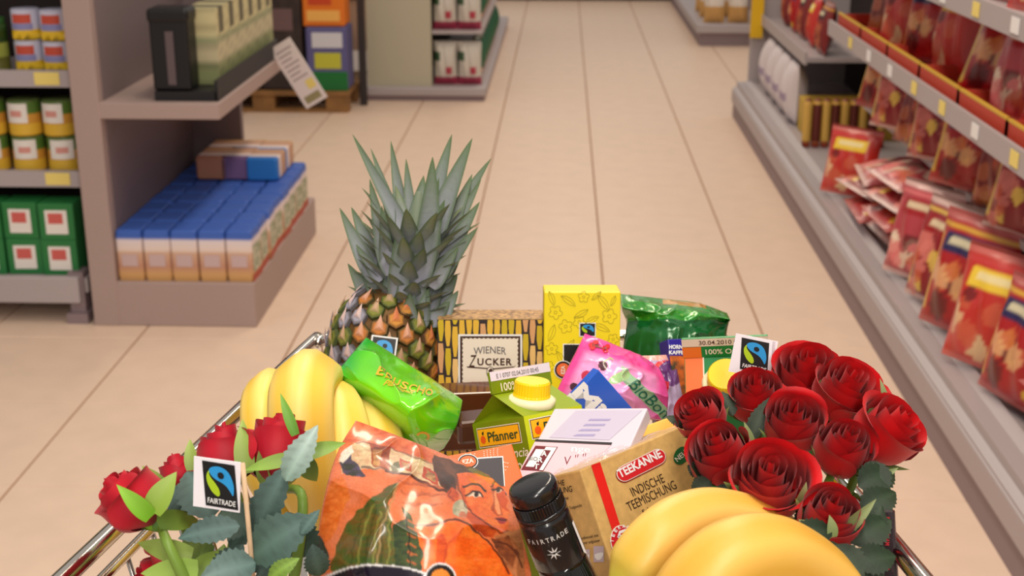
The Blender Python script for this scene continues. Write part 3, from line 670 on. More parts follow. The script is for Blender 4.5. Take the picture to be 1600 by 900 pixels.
for sgn, A, B in ((1, LN, L1), (-1, RN, R1)):
    p = [Vector((A.x+.03*sgn, A.y, A.z-.01)), Vector((A.x+.05*sgn, A.y+.05, CF-.03)), Vector((A.x+.06*sgn, A.y+.12, .2)), Vector((A.x+.07*sgn, A.y+.2, .13)), Vector((B.x-.02*sgn, B.y-.02, .13))]
    MB().tube(spline(p, 6), .011, 10).build('frame_tube', CHROME, cart, True)
    MB().tube([Vector((B.x, B.y-.1, CF-.01)), Vector((B.x, B.y-.1, .13))], .009, 8).build('frame_tube', CHROME, cart, True)
    for q in (Vector((A.x+.07*sgn, A.y+.22, 0)), Vector((B.x, B.y-.04, 0))):
        M = Matrix.Translation(q+Vector((0, 0, .055))) @ Matrix.Rotation(math.pi/2, 4, 'Y')
        wo = MB().lathe([(.012, -.014), (.05, -.013), (.055, -.008), (.055, .008), (.05, .013), (.012, .014)], 20, M).build('wheel', RUB, cart, True)
        MB().box((q.x-.018, q.y-.012, .05), (q.x-.0145, q.y+.012, .13)).build('fork', CHROME, wo); MB().box((q.x+.0145, q.y-.012, .05), (q.x+.018, q.y+.012, .13)).build('fork', CHROME, wo)
# ================================================================ PRINT INKS
def ink(n, c, r=.5): return mat('ink_'+n, c, r)
BROWN = ink('brown', (70, 40, 30)); RED = ink('red', (206, 32, 40)); CREAM = ink('cream', (236, 224, 206)); ORANGE = ink('orange', (230, 106, 50)); DKGREEN = ink('dark_green', (24, 100, 60)); GOLD = ink('gold', (230, 180, 50), .3); YEL = ink('yellow', (250, 206, 30)); GREYI = ink('grey', (110, 104, 104)); PALER = ink('pale_red', (206, 70, 60)); LGREEN = ink('leaf_green', (150, 196, 110)); MAROON = ink('maroon', (110, 30, 40)); PINKI = ink('pink', (238, 130, 170))
# ================================================================ PINEAPPLE
pa = thing('pineapple', P(598, 640, 1.38), 'ripe pineapple with a tall grey-green leafy crown standing in the cart', 'pineapple')
pc = P(597, 580, 1.395); ax = cdir(.13, -.945, -.30); axx = ax.cross(Vector((0, 1, 0))).normalized(); axy = ax.cross(axx)
MPA = Matrix((axx, axy, ax)).transposed().to_4x4(); MPA.translation = pc
def pr(z):      # radius at height z
    t = z/.093; return .061*max(0, 1-abs(t)**2.6)**.5
MB().lathe([(max(.002, pr(z)-.004), z) for z in [-.0925+.185*k/16 for k in range(17)]], 24, MPA).build('flesh_core', mat('pineapple_core', (120, 84, 40), .7, noise=.5, nscale=90), pa, True)
def eye_mesh(name, c_rim, c_mid, c_tip, m):
    mb = MB(); vs = []; cs = []
    for r, z, c in ((1.02, -.25, c_rim), (.94, .06, c_rim), (.60, .20, c_mid), (.2, .22, c_mid)):
        for k in range(6):
            A = math.pi/3*k+.52; vs.append((r*math.cos(A), r*math.sin(A), z)); cs.append(srgb(*c))
    fs = [(i*6+k, i*6+(k+1) % 6, (i+1)*6+(k+1) % 6, (i+1)*6+k) for i in range(3) for k in range(6)]+[tuple(18+k for k in range(6))]
    b = len(vs); vs += [(-.60, -.35, .16), (.60, -.35, .16), (0, .1, .46), (0, 1.25, .56)]; cs += [srgb(*c_mid)]*2+[srgb(*c_tip)]*2
    fs += [(b, b+1, b+2), (b, b+2, b+3), (b+1, b+3, b+2)]
    mb.add(vs, fs, cs); return mb.mesh(name, m, False)
EYE = vmat('pineapple_skin', .5, bump=.3, bscale=150)
eyes = [eye_mesh('eye', (74, 66, 30), (196, 120, 50), (232, 176, 150), EYE), eye_mesh('eye', (70, 80, 34), (126, 128, 44), (214, 170, 140), EYE), eye_mesh('eye', (92, 86, 90), (160, 156, 170), (230, 196, 186), EYE), eye_mesh('eye', (92, 60, 30), (206, 140, 56), (214, 120, 80), EYE)]
ne = 165
for k in range(ne):
    z = -.088+.176*(k+.5)/ne; A = k*2.39996; r = pr(z)
    dz = .001; sl = (pr(z+dz)-pr(z-dz))/(2*dz); n = Vector((math.cos(A), math.sin(A), -sl)).normalized()
    t = (Vector((0, 0, 1))-n*n.z).normalized(); b = t.cross(n)
    M = Matrix((b, t, n)).transposed().to_4x4(); M.translation = Vector((r*math.cos(A), r*math.sin(A), z)) - n*.001
    W = MPA @ M; q = W.translation; lx = proj(q)[0]
    i = random.choice([2, 2, 2, 1, 0] if lx < 575 else [0, 1, 1, 3, 3, 1])
    link('eye', eyes[i], pa, wm(pa).inverted() @ W @ Matrix.Scale(.0108*(.82+.18*r/.06), 4))
# crown
CROWN = vmat('crown_leaf', .6, bump=.2, bscale=140, spec=.3)
GB, GT, GE = srgb(156, 154, 170), srgb(84, 104, 64), srgb(76, 100, 54)
core0, core1 = P(632, 508, 1.395), P(655, 300, 1.36)
MB().tube([core0, core0.lerp(core1, .5), core1], [.018, .013, .003], 10).build('crown_core', mat('crown_core', (110, 122, 100), .6), pa, True)
def crown_leaf(b, t, wpx, zb, zt, hook=0, hue=0.0):
    B = P(*b, zb); T = P(*t, zt); c0 = mix(GB, srgb(176, 178, 196), hue); n = -FW+UP*.25+RT*random.uniform(-.25, .25)
    leaf_mb(B, T, wpx*zb/FPX*1.3, n, 'blade', .35, hook, 0, 16, c0, GT, GE).build('leaf', CROWN, pa, True)
# the tall leaves that make the silhouette (back ones first)
for b, t, w_, zb, zt, hk, hu in [
    ((655, 400), (548, 206), 26, 1.37, 1.40, -.06, 0), ((640, 400), (578, 228), 20, 1.39, 1.44, -.04, .5), ((640, 390), (607, 216), 26, 1.39, 1.43, -.06, .2), ((646, 390), (634, 246), 24, 1.38, 1.41, -.03, .0),
    ((662, 380), (705, 208), 34, 1.38, 1.40, -.03, .4), ((665, 400), (738, 216), 40, 1.37, 1.38, .04, .1), ((672, 400), (764, 242), 30, 1.39, 1.41, -.08, .1), ((664, 420), (676, 245), 42, 1.35, 1.33, .05, .2), ((680, 410), (738, 272), 30, 1.37, 1.40, .05, 0), ((676, 420), (753, 278), 26, 1.37, 1.39, -.07, .2),
    ((610, 430), (577, 279), 30, 1.35, 1.35, -.04, .1), ((606, 430), (597, 322), 26, 1.355, 1.34, -.03, .2), ((660, 430), (686, 278), 30, 1.355, 1.34, .06, .0), ((655, 445), (695, 312), 38, 1.353, 1.335, .05, .1),
    ((685, 425), (748, 313), 34, 1.36, 1.37, -.06, .1), ((680, 430), (742, 322), 26, 1.37, 1.40, .05, .1), ((676, 445), (744, 355), 32, 1.355, 1.345, -.07, .1), ((585, 440), (530, 323), 28, 1.37, 1.38, -.06, .5), ((597, 430), (548, 322), 30, 1.38, 1.40, -.04, .6),
    ((622, 470), (622, 358), 36, 1.352, 1.335, -.03, .2), ((594, 440), (556, 381), 20, 1.36, 1.37, -.05, .2), ((675, 450), (716, 386), 24, 1.35, 1.34, -.06, .2), ((690, 440), (718, 404), 22, 1.36, 1.36, -.05, .1)]:
    crown_leaf(b, t, w_, zb, zt, hk, hu)
for zz_, rowl in ((1.362, [((595, 468), (560, 394), 30), ((610, 465), (592, 384), 34), ((640, 465), (646, 380), 38), ((660, 465), (684, 374), 34), ((676, 462), (710, 384), 28)]),
        (1.356, [((590, 490), (543, 410), 30), ((600, 488), (570, 420), 30), ((615, 488), (604, 420), 34), ((633, 488), (631, 424), 38), ((650, 488), (658, 416), 36), ((668, 486), (692, 420), 34), ((682, 482), (714, 430), 28)]),
        (1.350, [((588, 508), (556, 462), 26), ((600, 512), (586, 456), 28), ((618, 514), (612, 452), 30), ((638, 514), (640, 460), 34), ((655, 512), (668, 452), 32), ((672, 508), (702, 470), 28), ((685, 502), (716, 454), 26)])):
    for b, t, w_ in rowl: crown_leaf(b, t, w_, zz_+abs(b[0]-637)*.0004, zz_-.012+abs(t[0]-637)*.0004, -.10, random.random())
# shorter leaves spiralling round the base of the crown
for k in range(84):
    f = k/83; A = k*2.39996+.4; L = .040+.030*f+random.uniform(-.006, .006); rr = .034-.012*f
    d = axx*math.cos(A)+axy*math.sin(A); base = core0 + ax*(-.004+.085*f) + d*rr*.7
    tip = base + d*L*(.72-.30*f) + ax*L*(.62+.40*f) + axx*random.uniform(-.006, .006)
    leaf_mb(base, tip, .026+.006*f, ax*.6-d*.6, 'blade', .45, -.14, 0, 9, mix(GB, srgb(176, 176, 196), random.random()), mix(GT, srgb(126, 136, 90), random.random()), GE).build('leaf', CROWN, pa, True)
# label tag on the fruit
tp = Plane(P(581, 523, 1.315), P(622, 528, 1.315), P(578, 574, 1.31)); tp.boxmb(.0006).build('label_tag', WHITE, pa)['label'] = 'small white bordered black label with blue and green emblem'
W_, H_ = tp.W, tp.H; emblem(tp, (W_*.06, H_*.05), (W_*.94, H_*.05), (W_*.06, H_*.95), pa, True, .0005, False)
# ================================================================ BOXES AT THE BACK
CANE = vmat('cane_print', .5)
def boxthing(name, pl, D, m, label, cat, bevel=.0012, body='carton'):
    o = thing(name, pl.map(pl.W/2, pl.H, 0), label, cat); pl.boxmb(D).build(body, m, o, bevel=bevel); return o
sp = Plane(P(683, 499, 1.35), P(849, 499, 1.35), P(683, 499, 1.35)-Vector((0, .018, .168)))
so = boxthing('sugar_box', sp, .042, mat('sugar_card', (226, 186, 120), .55), 'sugar box printed with yellow cane stalks and a cream label, beside the pineapple', 'box')
# cane stalks printed as tapered segments in front
mb = MB(); n = 15
shape(sp, rect(0, 0, sp.W, sp.H), ink('cane_dark', (52, 40, 44)), so, False, .0002, 'cane_ground')
cm = [ink('cane_a', (226, 180, 60)), ink('cane_b', (232, 190, 120)), ink('cane_c', (206, 176, 40)), ink('cane_d', (214, 160, 110))]; mbs = [MB() for _ in cm]
for i in range(n):
    x0 = sp.W*i/n; x1 = sp.W*(i+1)/n; y = -random.uniform(0, .03)
    while y < sp.H:
        h = random.uniform(.026, .034); g_ = random.choice([0, 0, 1, 2, 2, 3]); q = random.uniform(-.0004, .0004)
        pp = [(x0+.0012+q, y+.0012), (x1-.0012+q, y+.0012), (x1-.0006, y+h*.35), (x1-.0008+q, y+h*.6), (x1-.0022, y+h-.001), (x0+.0022, y+h-.001), (x0+.0008+q, y+h*.6), (x0+.0006, y+h*.35)]
        pp = [(min(sp.W-.0003, max(.0003, a)), min(sp.H-.0005, max(.0005, b))) for a, b in pp]
        if pp[4][1]-pp[0][1] > .003: shape(sp, pp, None, so, False, .0004, mb=mbs[g_])
        y += h
for m_, b_ in zip(cm, mbs): b_.build('cane_print', m_, so)['kind'] = 'stuff'
# top face speckled
top = Plane(sp.map(0, 0, -.042), sp.map(sp.W, 0, -.042), sp.map(0, 0, 0)); shape(top, rect(.001, .001, top.W-.001, top.H-.001), mat('cane_ends', (206, 160, 100), .5, noise=1, nscale=220, col2=(110, 76, 50)), so, False, .0003, 'cane_ends')
def lab(x0, y0, x1, y1, m, w, nm): return shape(sp, [(x0, y0), (x1, y0), (x1, y1), (x0, y1)], m, so, True, w, nm)
lab(716, 522, 816, 640, WHITE, .0007, 'label_border'); lab(719, 525, 813, 640, BROWN, .0009, 'label_frame')
zz = []
for k in range(27): zz.append((722+88*k/26, 527.5+(1.6 if k % 2 else 0)))
for k in range(32): zz.append((810-(1.6 if k % 2 else 0), 530+105*k/31))
zz += [(722, 635)]
for k in range(32): zz.append((722+(1.6 if k % 2 else 0), 635-105*k/31))
shape(sp, zz, CREAM, so, True, .0011, 'label_ground')
text(sp, 'WIENER', (740, 554), (791, 554), 11, GREYI, so, w=.0013, bend=2.5); 
text(sp, 'UCKER', (746, 570), (800, 570), 10.5, BROWN, so, w=.0013, offset=.03, space=1.2); text(sp, 'Z', (732, 573), (745, 573), 19, BROWN, so, w=.0013, shear=.35)
shape(sp, [(729, 572), (745, 573), (770, 575), (803, 572), (806, 570), (803, 573.5), (770, 577), (745, 575), (730, 574)], BROWN, so, True, .0013, 'flourish')
shape(sp, circ(766, 581, 6, 9), BROWN, so, True, .0013, 'oval'); shape(sp, circ(766, 581, 5, 8), CREAM, so, True, .0015, 'oval_ground'); shape(sp, sp2([(767, 575), (770, 578), (769, 583), (770, 588), (764, 588), (766, 583), (763, 579)]), BROWN, so, True, .0017, 'profile_head')
text(sp, 'DEMERARA', (737, 604), (797, 604), 8, PALER, so, w=.0013, offset=.03)
# brown glossy box in front of the sugar
bpn = Plane(P(676, 617, 1.27), P(800, 612, 1.285), P(676, 617, 1.27)-Vector((0, 0, .06)))
bo = boxthing('chocolate_box', bpn, .03, mat('choc_gloss', (84, 40, 22), .12, coat=.6), 'glossy dark brown box lying in front of the sugar box', 'box', .002)
MB().box((-.0, 0, 0), (.06, .03, .022), Matrix.Translation(P(716, 698, 1.19)) @ Matrix.Rotation(.3, 4, 'Z')).build('wrapped_bar', mat('brown_film', (78, 44, 34), .15, coat=.5), None, bevel=.004)
tag(bpy.data.objects['wrapped_bar'], 'brown film wrapped bar between the green bag and the juice carton', 'bar')
# yellow box with line drawn flowers
yp = Plane(P(850, 456, 1.33), P(970, 456, 1.33), P(850, 456, 1.33)-Vector((0, .036, .200)))
yo = boxthing('coffee_box', yp, .05, mat('box_yellow', (238, 214, 20), .4), 'tall bright yellow box with green line-drawn flowers and black square', 'box')
OL = ink('olive_line', (176, 162, 10)); lm = MB()
def stroke(surf, pts, wd, mb, w, px=True, closed=False):
    m_ = len(pts)
    for i in range(m_ if closed else m_-1):
        (x0, y0), (x1, y1) = pts[i], pts[(i+1) % m_]; L = math.hypot(x1-x0, y1-y0)+1e-9; nx, ny = -(y1-y0)/L*wd/2, (x1-x0)/L*wd/2
        shape(surf, [(x0+nx, y0+ny), (x1+nx, y1+ny), (x1-nx, y1-ny), (x0-nx, y0-ny)], None, None, px, w, mb=mb)
rf = random.Random(5)
for (fx, fy, kind, sc, ro) in [(868, 488, 0, 11, .2), (912, 464, 0, 9, 1), (888, 470, 1, 14, .6), (943, 473, 1, 15, .9), (952, 494, 0, 12, 0), (908, 490, 1, 13, 2.6), (884, 510, 0, 11, .7), (862, 520, 1, 14, 1.9), (905, 503, 0, 10, .3), (940, 512, 1, 14, .4), (958, 530, 0, 9, .2), (862, 545, 0, 10, .9), (876, 560, 1, 13, 1.1), (950, 556, 1, 13, .7), (858, 573, 0, 9, .1), (890, 540, 1, 12, 2.2), (925, 500, 1, 12, -.5), (932, 462, 1, 10, 2.4), (862, 466, 1, 12, 1.2), (958, 470, 1, 9, 2)]:
    if kind == 0:
        ps = [(fx+sc*(.62+.38*abs(math.cos(2.5*a)))*math.cos(a+ro), fy+sc*(.62+.38*abs(math.cos(2.5*a)))*math.sin(a+ro)) for a in [2*math.pi*k/40 for k in range(40)]]
        stroke(yp, ps, .9, lm, .0004, True, True); stroke(yp, circ(fx, fy, sc*.22, n=10), .8, lm, .0004, True, True)
    else:
        c, s_ = math.cos(ro), math.sin(ro)
        ps = [(fx+c*x*sc-s_*y*sc, fy+s_*x*sc+c*y*sc) for x, y in [(-1, 0), (-.5, -.32), (.1, -.38), (.7, -.2), (1, .05), (.5, .25), (-.1, .3), (-.6, .2), (-1, 0), (-.4, -.05), (.3, -.06), (.8, .02)]]
        stroke(yp, ps, .8, lm, .0004)
lm.build('line_drawing', OL, yo)
shape(yp, rect(905, 504, 931, 526), WHITE, yo, True, .0004, 'emblem_border'); emblem(yp, yp.from_px(906.5, 505.5), yp.from_px(929.5, 505.5), yp.from_px(906.5, 524.5), yo, False, .0006, False)
shape(yp, rect(879.5, 537, 931, 600), WHITE, yo, True, .0004, 'square_border'); shape(yp, rect(881, 538.5, 930, 600), K, yo, True, .0006, 'black_square')
shape(yp, circ(880, 577.5, 14.5), WHITE, yo, True, .0008, 'badge_border'); shape(yp, circ(880, 577.5, 13.3), K, yo, True, .001, 'badge_ring'); shape(yp, circ(880, 577.5, 10.5), ORANGE, yo, True, .0012, 'badge'); text(yp, 'EZA', (882.5, 584), (882.5, 571), 6, CREAM, yo, w=.0014, offset=.03)
# green foil bag behind
FOILG = vmat('green_foil', .22, metal=.15, coat=.4)
def wr(seed, amp, fr=5.0, big=0.0, thick=.0):
    def h(S, T):
        a = vnoise(S*fr+3, T*fr*.8+1, seed)-.5; b = 1-2*np.abs(vnoise(S*fr*1.3+T*2, T*fr*1.1-S*1.5+5, seed+1)-.5); c = vnoise(S*fr*4, T*fr*4, seed+2)-.5
        env = (np.clip(np.sin(np.pi*np.clip(S, 0, 1)), 0, 1)*np.clip(np.sin(np.pi*np.clip(T, 0, 1)), 0, 1))**.35
        return env*(amp*(a*1.2+(b**3)*.8+c*.25)+big)
    return h
gb_ = Patch([[(968, 459, 1.42), (1030, 466, 1.43), (1092, 474, 1.43), (1136, 489, 1.42)], [(972, 478, 1.38), (1030, 486, 1.385), (1090, 492, 1.39), (1141, 500, 1.39)], [(980, 500, 1.40), (1030, 506, 1.375), (1085, 508, 1.38), (1139, 503, 1.41)], [(974, 545, 1.385), (1030, 545, 1.36), (1090, 545, 1.365), (1134, 535, 1.40)], [(972, 640, 1.38), (1030, 645, 1.36), (1090, 645, 1.37), (1128, 640, 1.39)]], wr(11, .008, 5, .004))
go = thing('coffee_bag', P(1050, 660, 1.39), 'dark green foil bag with a folded top behind the yellow box', 'bag')
def gart(X, Y, S, T):
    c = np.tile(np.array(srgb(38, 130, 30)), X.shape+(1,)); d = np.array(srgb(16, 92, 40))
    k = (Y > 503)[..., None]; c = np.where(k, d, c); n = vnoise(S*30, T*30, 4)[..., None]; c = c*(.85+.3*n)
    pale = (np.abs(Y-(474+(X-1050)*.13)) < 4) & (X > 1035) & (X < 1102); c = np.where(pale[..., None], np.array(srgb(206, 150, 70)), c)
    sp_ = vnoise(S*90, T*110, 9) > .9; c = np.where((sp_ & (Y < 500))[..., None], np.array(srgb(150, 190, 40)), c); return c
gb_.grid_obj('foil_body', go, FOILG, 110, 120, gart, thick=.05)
text(gb_, 'ulli', (1024, 540), (1050, 537), 7, ink('faint_green', (10, 60, 26)), go, w=.0015, shear=.3)
# ================================================================ JUICE CARTONS
def juice(name, C, e1, e2, up, w1, w2, h, fin_h, roof, side_m, front_m, roof_m, fin_m, label, cap_uv, cap_m, cap_r):
    """C = eaves corner shared by the front (along e1) and the side (along e2)"""
    e1 = e1.normalized(); up = (up-e1*up.dot(e1)).normalized(); nf = up.cross(e1).normalized()
    if nf.dot(CAM-C) < 0: nf = -nf
    back = -nf
    o = thing(name, C - up*h + e1*w1/2, label, 'carton')
    A, B = C, C+e1*w1; D_, E_ = A+back*w2, B+back*w2; dn = -up*h
    MB().add([A, B, B+dn, A+dn], [(0, 1, 2, 3)]).build('front_panel', front_m, o)
    MB().add([D_, A, A+dn, D_+dn], [(0, 1, 2, 3)]).build('side_panel', side_m, o); MB().add([E_, D_, D_+dn, E_+dn], [(0, 1, 2, 3)]).build('back_panel', side_m, o); MB().add([B, E_, E_+dn, B+dn], [(0, 1, 2, 3)]).build('side_panel', side_m, o)
    MB().add([A+dn, B+dn, E_+dn, D_+dn], [(0, 1, 2, 3)]).build('base', side_m, o)
    r0 = A+back*w2/2+up*roof; r1 = B+back*w2/2+up*roof
    MB().add([A, B, r1, r0], [(0, 1, 2, 3)]).build('roof_panel', roof_m, o); MB().add([D_, E_, r1, r0], [(0, 1, 2, 3)]).build('roof_panel', roof_m, o)
    for a, d, r_, s_ in ((A, D_, r0, e1), (B, E_, r1, -e1)):
        m_ = a.lerp(d, .5)+s_*w1*.26+up*roof*.55
        MB().add([a, d, r_, m_], [(0, 1, 3), (0, 3, 2), (1, 2, 3)]).build('gable_fold', side_m, o)
    f0, f1 = r0-e1*.001, r1+e1*.001
    fp = Plane(f0+up*fin_h+nf*.0015, f1+up*fin_h+nf*.0015, f0+nf*.0015); fp.boxmb(.003).build('gable_fin', fin_m, o, bevel=.0006)
    rp = Plane(r0, r1, A); fr = Plane(A, B, A+dn); sd = Plane(D_, A, D_+dn)
    cp = rp.map(rp.W*cap_uv[0], rp.H*cap_uv[1], 0); n = (rp.n*.75+up*.5).normalized(); x = e1; y = n.cross(x).normalized(); x = y.cross(n)
    M = Matrix((x, y, n)).transposed().to_4x4(); M.translation = cp; k = cap_r
    MB().lathe([(k*1.30, -.004), (k*1.34, .0015), (k*1.2, .003), (k*1.05, .0035)], 32, M).build('cap_flange', mat('cap_flange', (240, 234, 190), .4), o, True)
    mb = MB(); N = 72; vs = []
    for z, rr in ((.003, 1.02), (.0045, 1.02), (.0055, .98), (.0155, .96), (.017, .9), (.0173, .0)):
        for j in range(N):
            q = 1+(.022 if (j % 2 and .004 < z < .016) else 0); A_ = 2*math.pi*j/N; vs.append(M @ Vector((k*rr*q*math.cos(A_), k*rr*q*math.sin(A_), z)))
    mb.add(vs, [(i*N+j, i*N+(j+1) % N, (i+1)*N+(j+1) % N, (i+1)*N+j) for i in range(5) for j in range(N)]); mb.build('screw_cap', cap_m, o, False)
    return o, fr, sd, rp, fp
CAPY = mat('cap_yellow', (252, 208, 10), .35, sss=.05)
PG = mat('carton_olive', (120, 140, 10), .35, noise=.12, nscale=60); PF = mat('carton_lime', (196, 206, 20), .32); PR = mat('carton_roof', (140, 160, 20), .32)
C = P(818, 651, 1.10); e1 = P(903, 634, 1.143)-C; upv = cdir(-.20, -.975, .05)
po, pfr, psd, prp, pfp = juice('juice_carton', C, e1, None, upv, .068, .066,   .15, .019, .022, PG, PF, PR, PG, 'green and lime juice carton with yellow cap beside the pink packet', (.42, .45), CAPY, .0155)
u = pfp; shape(u, rect(.0, .0, u.W, u.H*.42), mat('fin_white', (228, 216, 226), .5), po, False, .0003, 'fin_strip'); text(u, 'E 1 0707 02.04.2010 00:45', (u.W*.1, u.H*.33), (u.W*.8, u.H*.33), u.H*.2, GREYI, po, False, .0005)
text(u, '100% Orange', (u.W*.14, u.H*.92), (u.W*.84, u.H*.92), u.H*.36, CREAM, po, False, .0005)
def plate(s, w0, w1, v0, v1, o, fruit=True, txt='Pfanner'):
    a, b = s.W*w0, s.W*w1; c, d = v0, v1
    shape(s, rect(a, c, b, d), CREAM, o, False, .0003, 'logo_border'); shape(s, rect(a+.0008, c+.0008, b-.0008, d-.0008), K, o, False, .0005, 'logo_frame'); shape(s, rect(a+.0014, c+.0014, b-.0014, d-.0014), ink('logo_yellow', (246, 178, 10)), o, False, .0007, 'logo_ground')
    W = b-a; H = d-c; shape(s, circ(a+W*.13, c+H*.60, W*.06, H*.2), ink('fruit_orange', (230, 90, 20)), o, False, .0009, 'logo_fruit'); shape(s, [(a+W*.13, c+H*.38), (a+W*.12, c+H*.25), (a+W*.17, c+H*.18), (a+W*.16, c+H*.36)], K, o, False, .0009, 'logo_leaf')
    text(s, txt, (a+W*.25, c+H*.74), (a+W*.95, c+H*.74), H*.48, ink('logo_green', (16, 60, 40)), o, False, .0011, offset=.012)
plate(psd, .07, .90, .004, .021, po); plate(pfr, .07, .95, .003, .020, po)
text(psd, 'Arancia', (psd.W*.42, .032), (psd.W*.98, .032), .0075, CREAM, po, False, .0004, shear=.25); text(psd, '100%', (psd.W*.52, .045), (psd.W*.98, .045), .008, CREAM, po, False, .0004, shear=.1)
# second carton, far right
C2 = P(1072, 648, 1.20); e1 = P(1200, 644, 1.185)-C2; upv = (Vector((0, 0, 1))*.9+(-FW)*.30).normalized()
OG = mat('carton_green2', (0, 128, 60), .35)
FRU = mat('fruit_photo', (226, 110, 30), .4, noise=1, nscale=120, col2=(46, 60, 40))
jo, jfr, jsd, jrp, jfp = juice('juice_carton', C2, e1, None, upv, .074, .080, .15, .021, .034, FRU, OG, OG, OG, 'dark green orange juice carton with yellow cap behind the right bouquet', (.50, .47), CAPY, .0165)
u = jfp; shape(u, rect(0, 0, u.W, u.H*.40), mat('fin_cream', (232, 214, 196), .5), jo, False, .0003, 'fin_strip'); text(u, '30.04.2010 05:18', (u.W*.2, u.H*.32), (u.W*.8, u.H*.32), u.H*.22, BROWN, jo, False, .0005)
shape(u, rect(0, u.H*.42, u.W*.22, u.H*.98), mat('peel', (236, 120, 40), .4), jo, False, .0003, 'fruit_picture')
text(u, '100% Orange Fair', (u.W*.27, u.H*.82), (u.W*.98, u.H*.82), u.H*.26, CREAM, jo, False, .0005, offset=.015)
shape(jrp, rect(.0005, .0005, jrp.W*.22, jrp.H*.98), mat('peel2', (240, 110, 40), .4), jo, False, .0004, 'fruit_picture'); shape(jrp, rect(jrp.W*.22, 0, jrp.W*.235, jrp.H), CREAM, jo, False, .0005, 'white_line'); shape(jfr, rect(.0, 0.001, jfr.W*.22, jfr.H), FRU, jo, False, .0004, 'fruit_picture')
# blue printed packet beside it
vp = Plane(P(1043, 530, 1.30), P(1085, 528, 1.31), P(1050, 640, 1.285)); vo = boxthing('blue_packet', vp, .02, mat('violet_card', (40, 20, 140), .4), 'narrow dark blue packet with white lettering beside the juice carton', 'packet')
text(vp, 'HORNI', (1045, 545), (1068, 545), 6, WHITE, vo, w=.0004, offset=.04); text(vp, 'KAFFE', (1045, 553.5), (1068, 553.5), 5.5, WHITE, vo, w=.0004, offset=.04)
shape(vp, [(1046, 556), (1080, 556), (1084, 640), (1056, 640)], FRU, vo, True, .0004, 'fruit_picture')
# ================================================================ PINK SWEETS PACKET, BLUE BAR, CLEAR PACKET
SHINY = vmat('glossy_wrap', .28, coat=.35); MATT = vmat('paper_wrap', .5)
cpk = Patch([[(1000, 556, 1.30), (1028, 555, 1.30), (1054, 553, 1.31)], [(1012, 600, 1.29), (1038, 600, 1.28), (1062, 598, 1.29)], [(1020, 665, 1.28), (1046, 665, 1.27), (1076, 662, 1.28)]], wr(31, .004, 4))
co = thing('sweets_packet', P(1040, 670, 1.29), 'crumpled lavender packet with red and purple round picture behind the pink packet', 'packet')
def cart_(X, Y, S, T):
    c = np.tile(np.array(srgb(176, 160, 190)), X.shape+(1,)); c = c*(.9+.25*vnoise(S*9, T*5, 2)[..., None])
    c = np.where((Y < 563)[..., None], np.array(srgb(226, 166, 150)), c)
    d = np.hypot(X-1042, Y-582); c = np.where(((d < 22) & (Y > 564))[..., None], np.array(srgb(220, 60, 60)), c); c = np.where(((np.hypot(X-1047, Y-584) < 20) & (Y > 564))[..., None], np.array(srgb(96, 50, 110)), c)
    e = X-(1046-(Y-600)*.16); c = np.where(((np.abs(e+6) < 5) & (Y > 596))[..., None], np.array(srgb(190, 20, 40)), c); return c
cpk.grid_obj('film_body', co, SHINY, 60, 70, cart_, thick=.015)
ppk = Patch([[(914, 521, 1.245), (958, 538, 1.25), (1002, 557, 1.26), (1030, 575, 1.265)], [(899, 552, 1.235), (946, 568, 1.215), (994, 585, 1.22), (1041, 602, 1.25)], [(883, 584, 1.225), (934, 600, 1.195), (988, 615, 1.20), (1044, 628, 1.24)], [(862, 628, 1.215), (922, 640, 1.20), (982, 650, 1.21), (1040, 656, 1.235)]], wr(41, .006, 4, .003))
pko = thing('sweets_bag', P(955, 645, 1.24), 'shiny pink sweets bag with a red bow print and green lettering', 'bag')
def pink(X, Y, S, T):
    a = np.array(srgb(236, 70, 150)); b = np.array(srgb(238, 150, 200)); c = np.tile(a, X.shape+(1,))
    k = np.clip((T-.22)*12, 0, 1)*np.clip((.92-S)*14, 0, 1)*np.clip((S-.05)*14, 0, 1); c = c*(1-k[..., None])+b*k[..., None]
    n = vnoise(S*5+T*2, T*4, 8)[..., None]; c = c*(.88+.26*n)
    v = np.clip((S-.55)*2, 0, 1)[..., None]*np.clip((T-.2)*3, 0, 1)[..., None]; c = c*(1-.4*v)+np.array(srgb(206, 110, 190))*.4*v
    band = np.abs((Y-600)-(X-982)*.88+2) < 12; band &= (X > 968); c = np.where(band[..., None], np.array(srgb(150, 190, 150)), c)
    for (x, y, r, cc) in ((940, 573, 8, (70, 24, 40)), (916, 588, 8, (196, 40, 70)), (896, 606, 7, (70, 24, 40))):
        c = np.where((np.hypot(X-x, Y-y) < r)[..., None], np.array(srgb(*cc)), c)
    lf = ((X-966)/16)**2+((Y-592+(X-966)*.25)/8)**2 < 1; c = np.where(lf[..., None], np.array(srgb(160, 196, 130)), c); return c
ppk.grid_obj('foil_body', pko, SHINY, 150, 130, pink, thick=.03)
for x, y in ((922, 540.5), (928, 537.5), (924, 545), (941, 547.5), (946, 544.5), (943, 551)): shape(ppk, circ(x, y, 4.2, 3.4, 12), RED, pko, True, .0012, 'bow_print')
shape(ppk, [(924, 538), (944, 545), (943, 550), (923, 543)], ink('bow_dark', (120, 40, 30)), pko, True, .0014, 'bow_knot')
text(ppk, 'BioBon', (977, 606), (1036, 656), 17, ink('teal', (10, 96, 76)), pko, w=.0016, offset=.0, shear=.25)
stroke(ppk, [(942, 567), (950, 562), (955, 565)], 1.2, (stm := MB()), .0015); stm.build('cherry_stalk', LGREEN, pko)
bp_ = Plane(P(935, 577, 1.165), P(990, 640, 1.185), P(874, 638, 1.155)); bl = boxthing('chocolate_bar', bp_, .010, mat('bar_blue', (36, 92, 200), .3, coat=.3), 'blue chocolate bar standing on its corner with big white letters', 'bar')
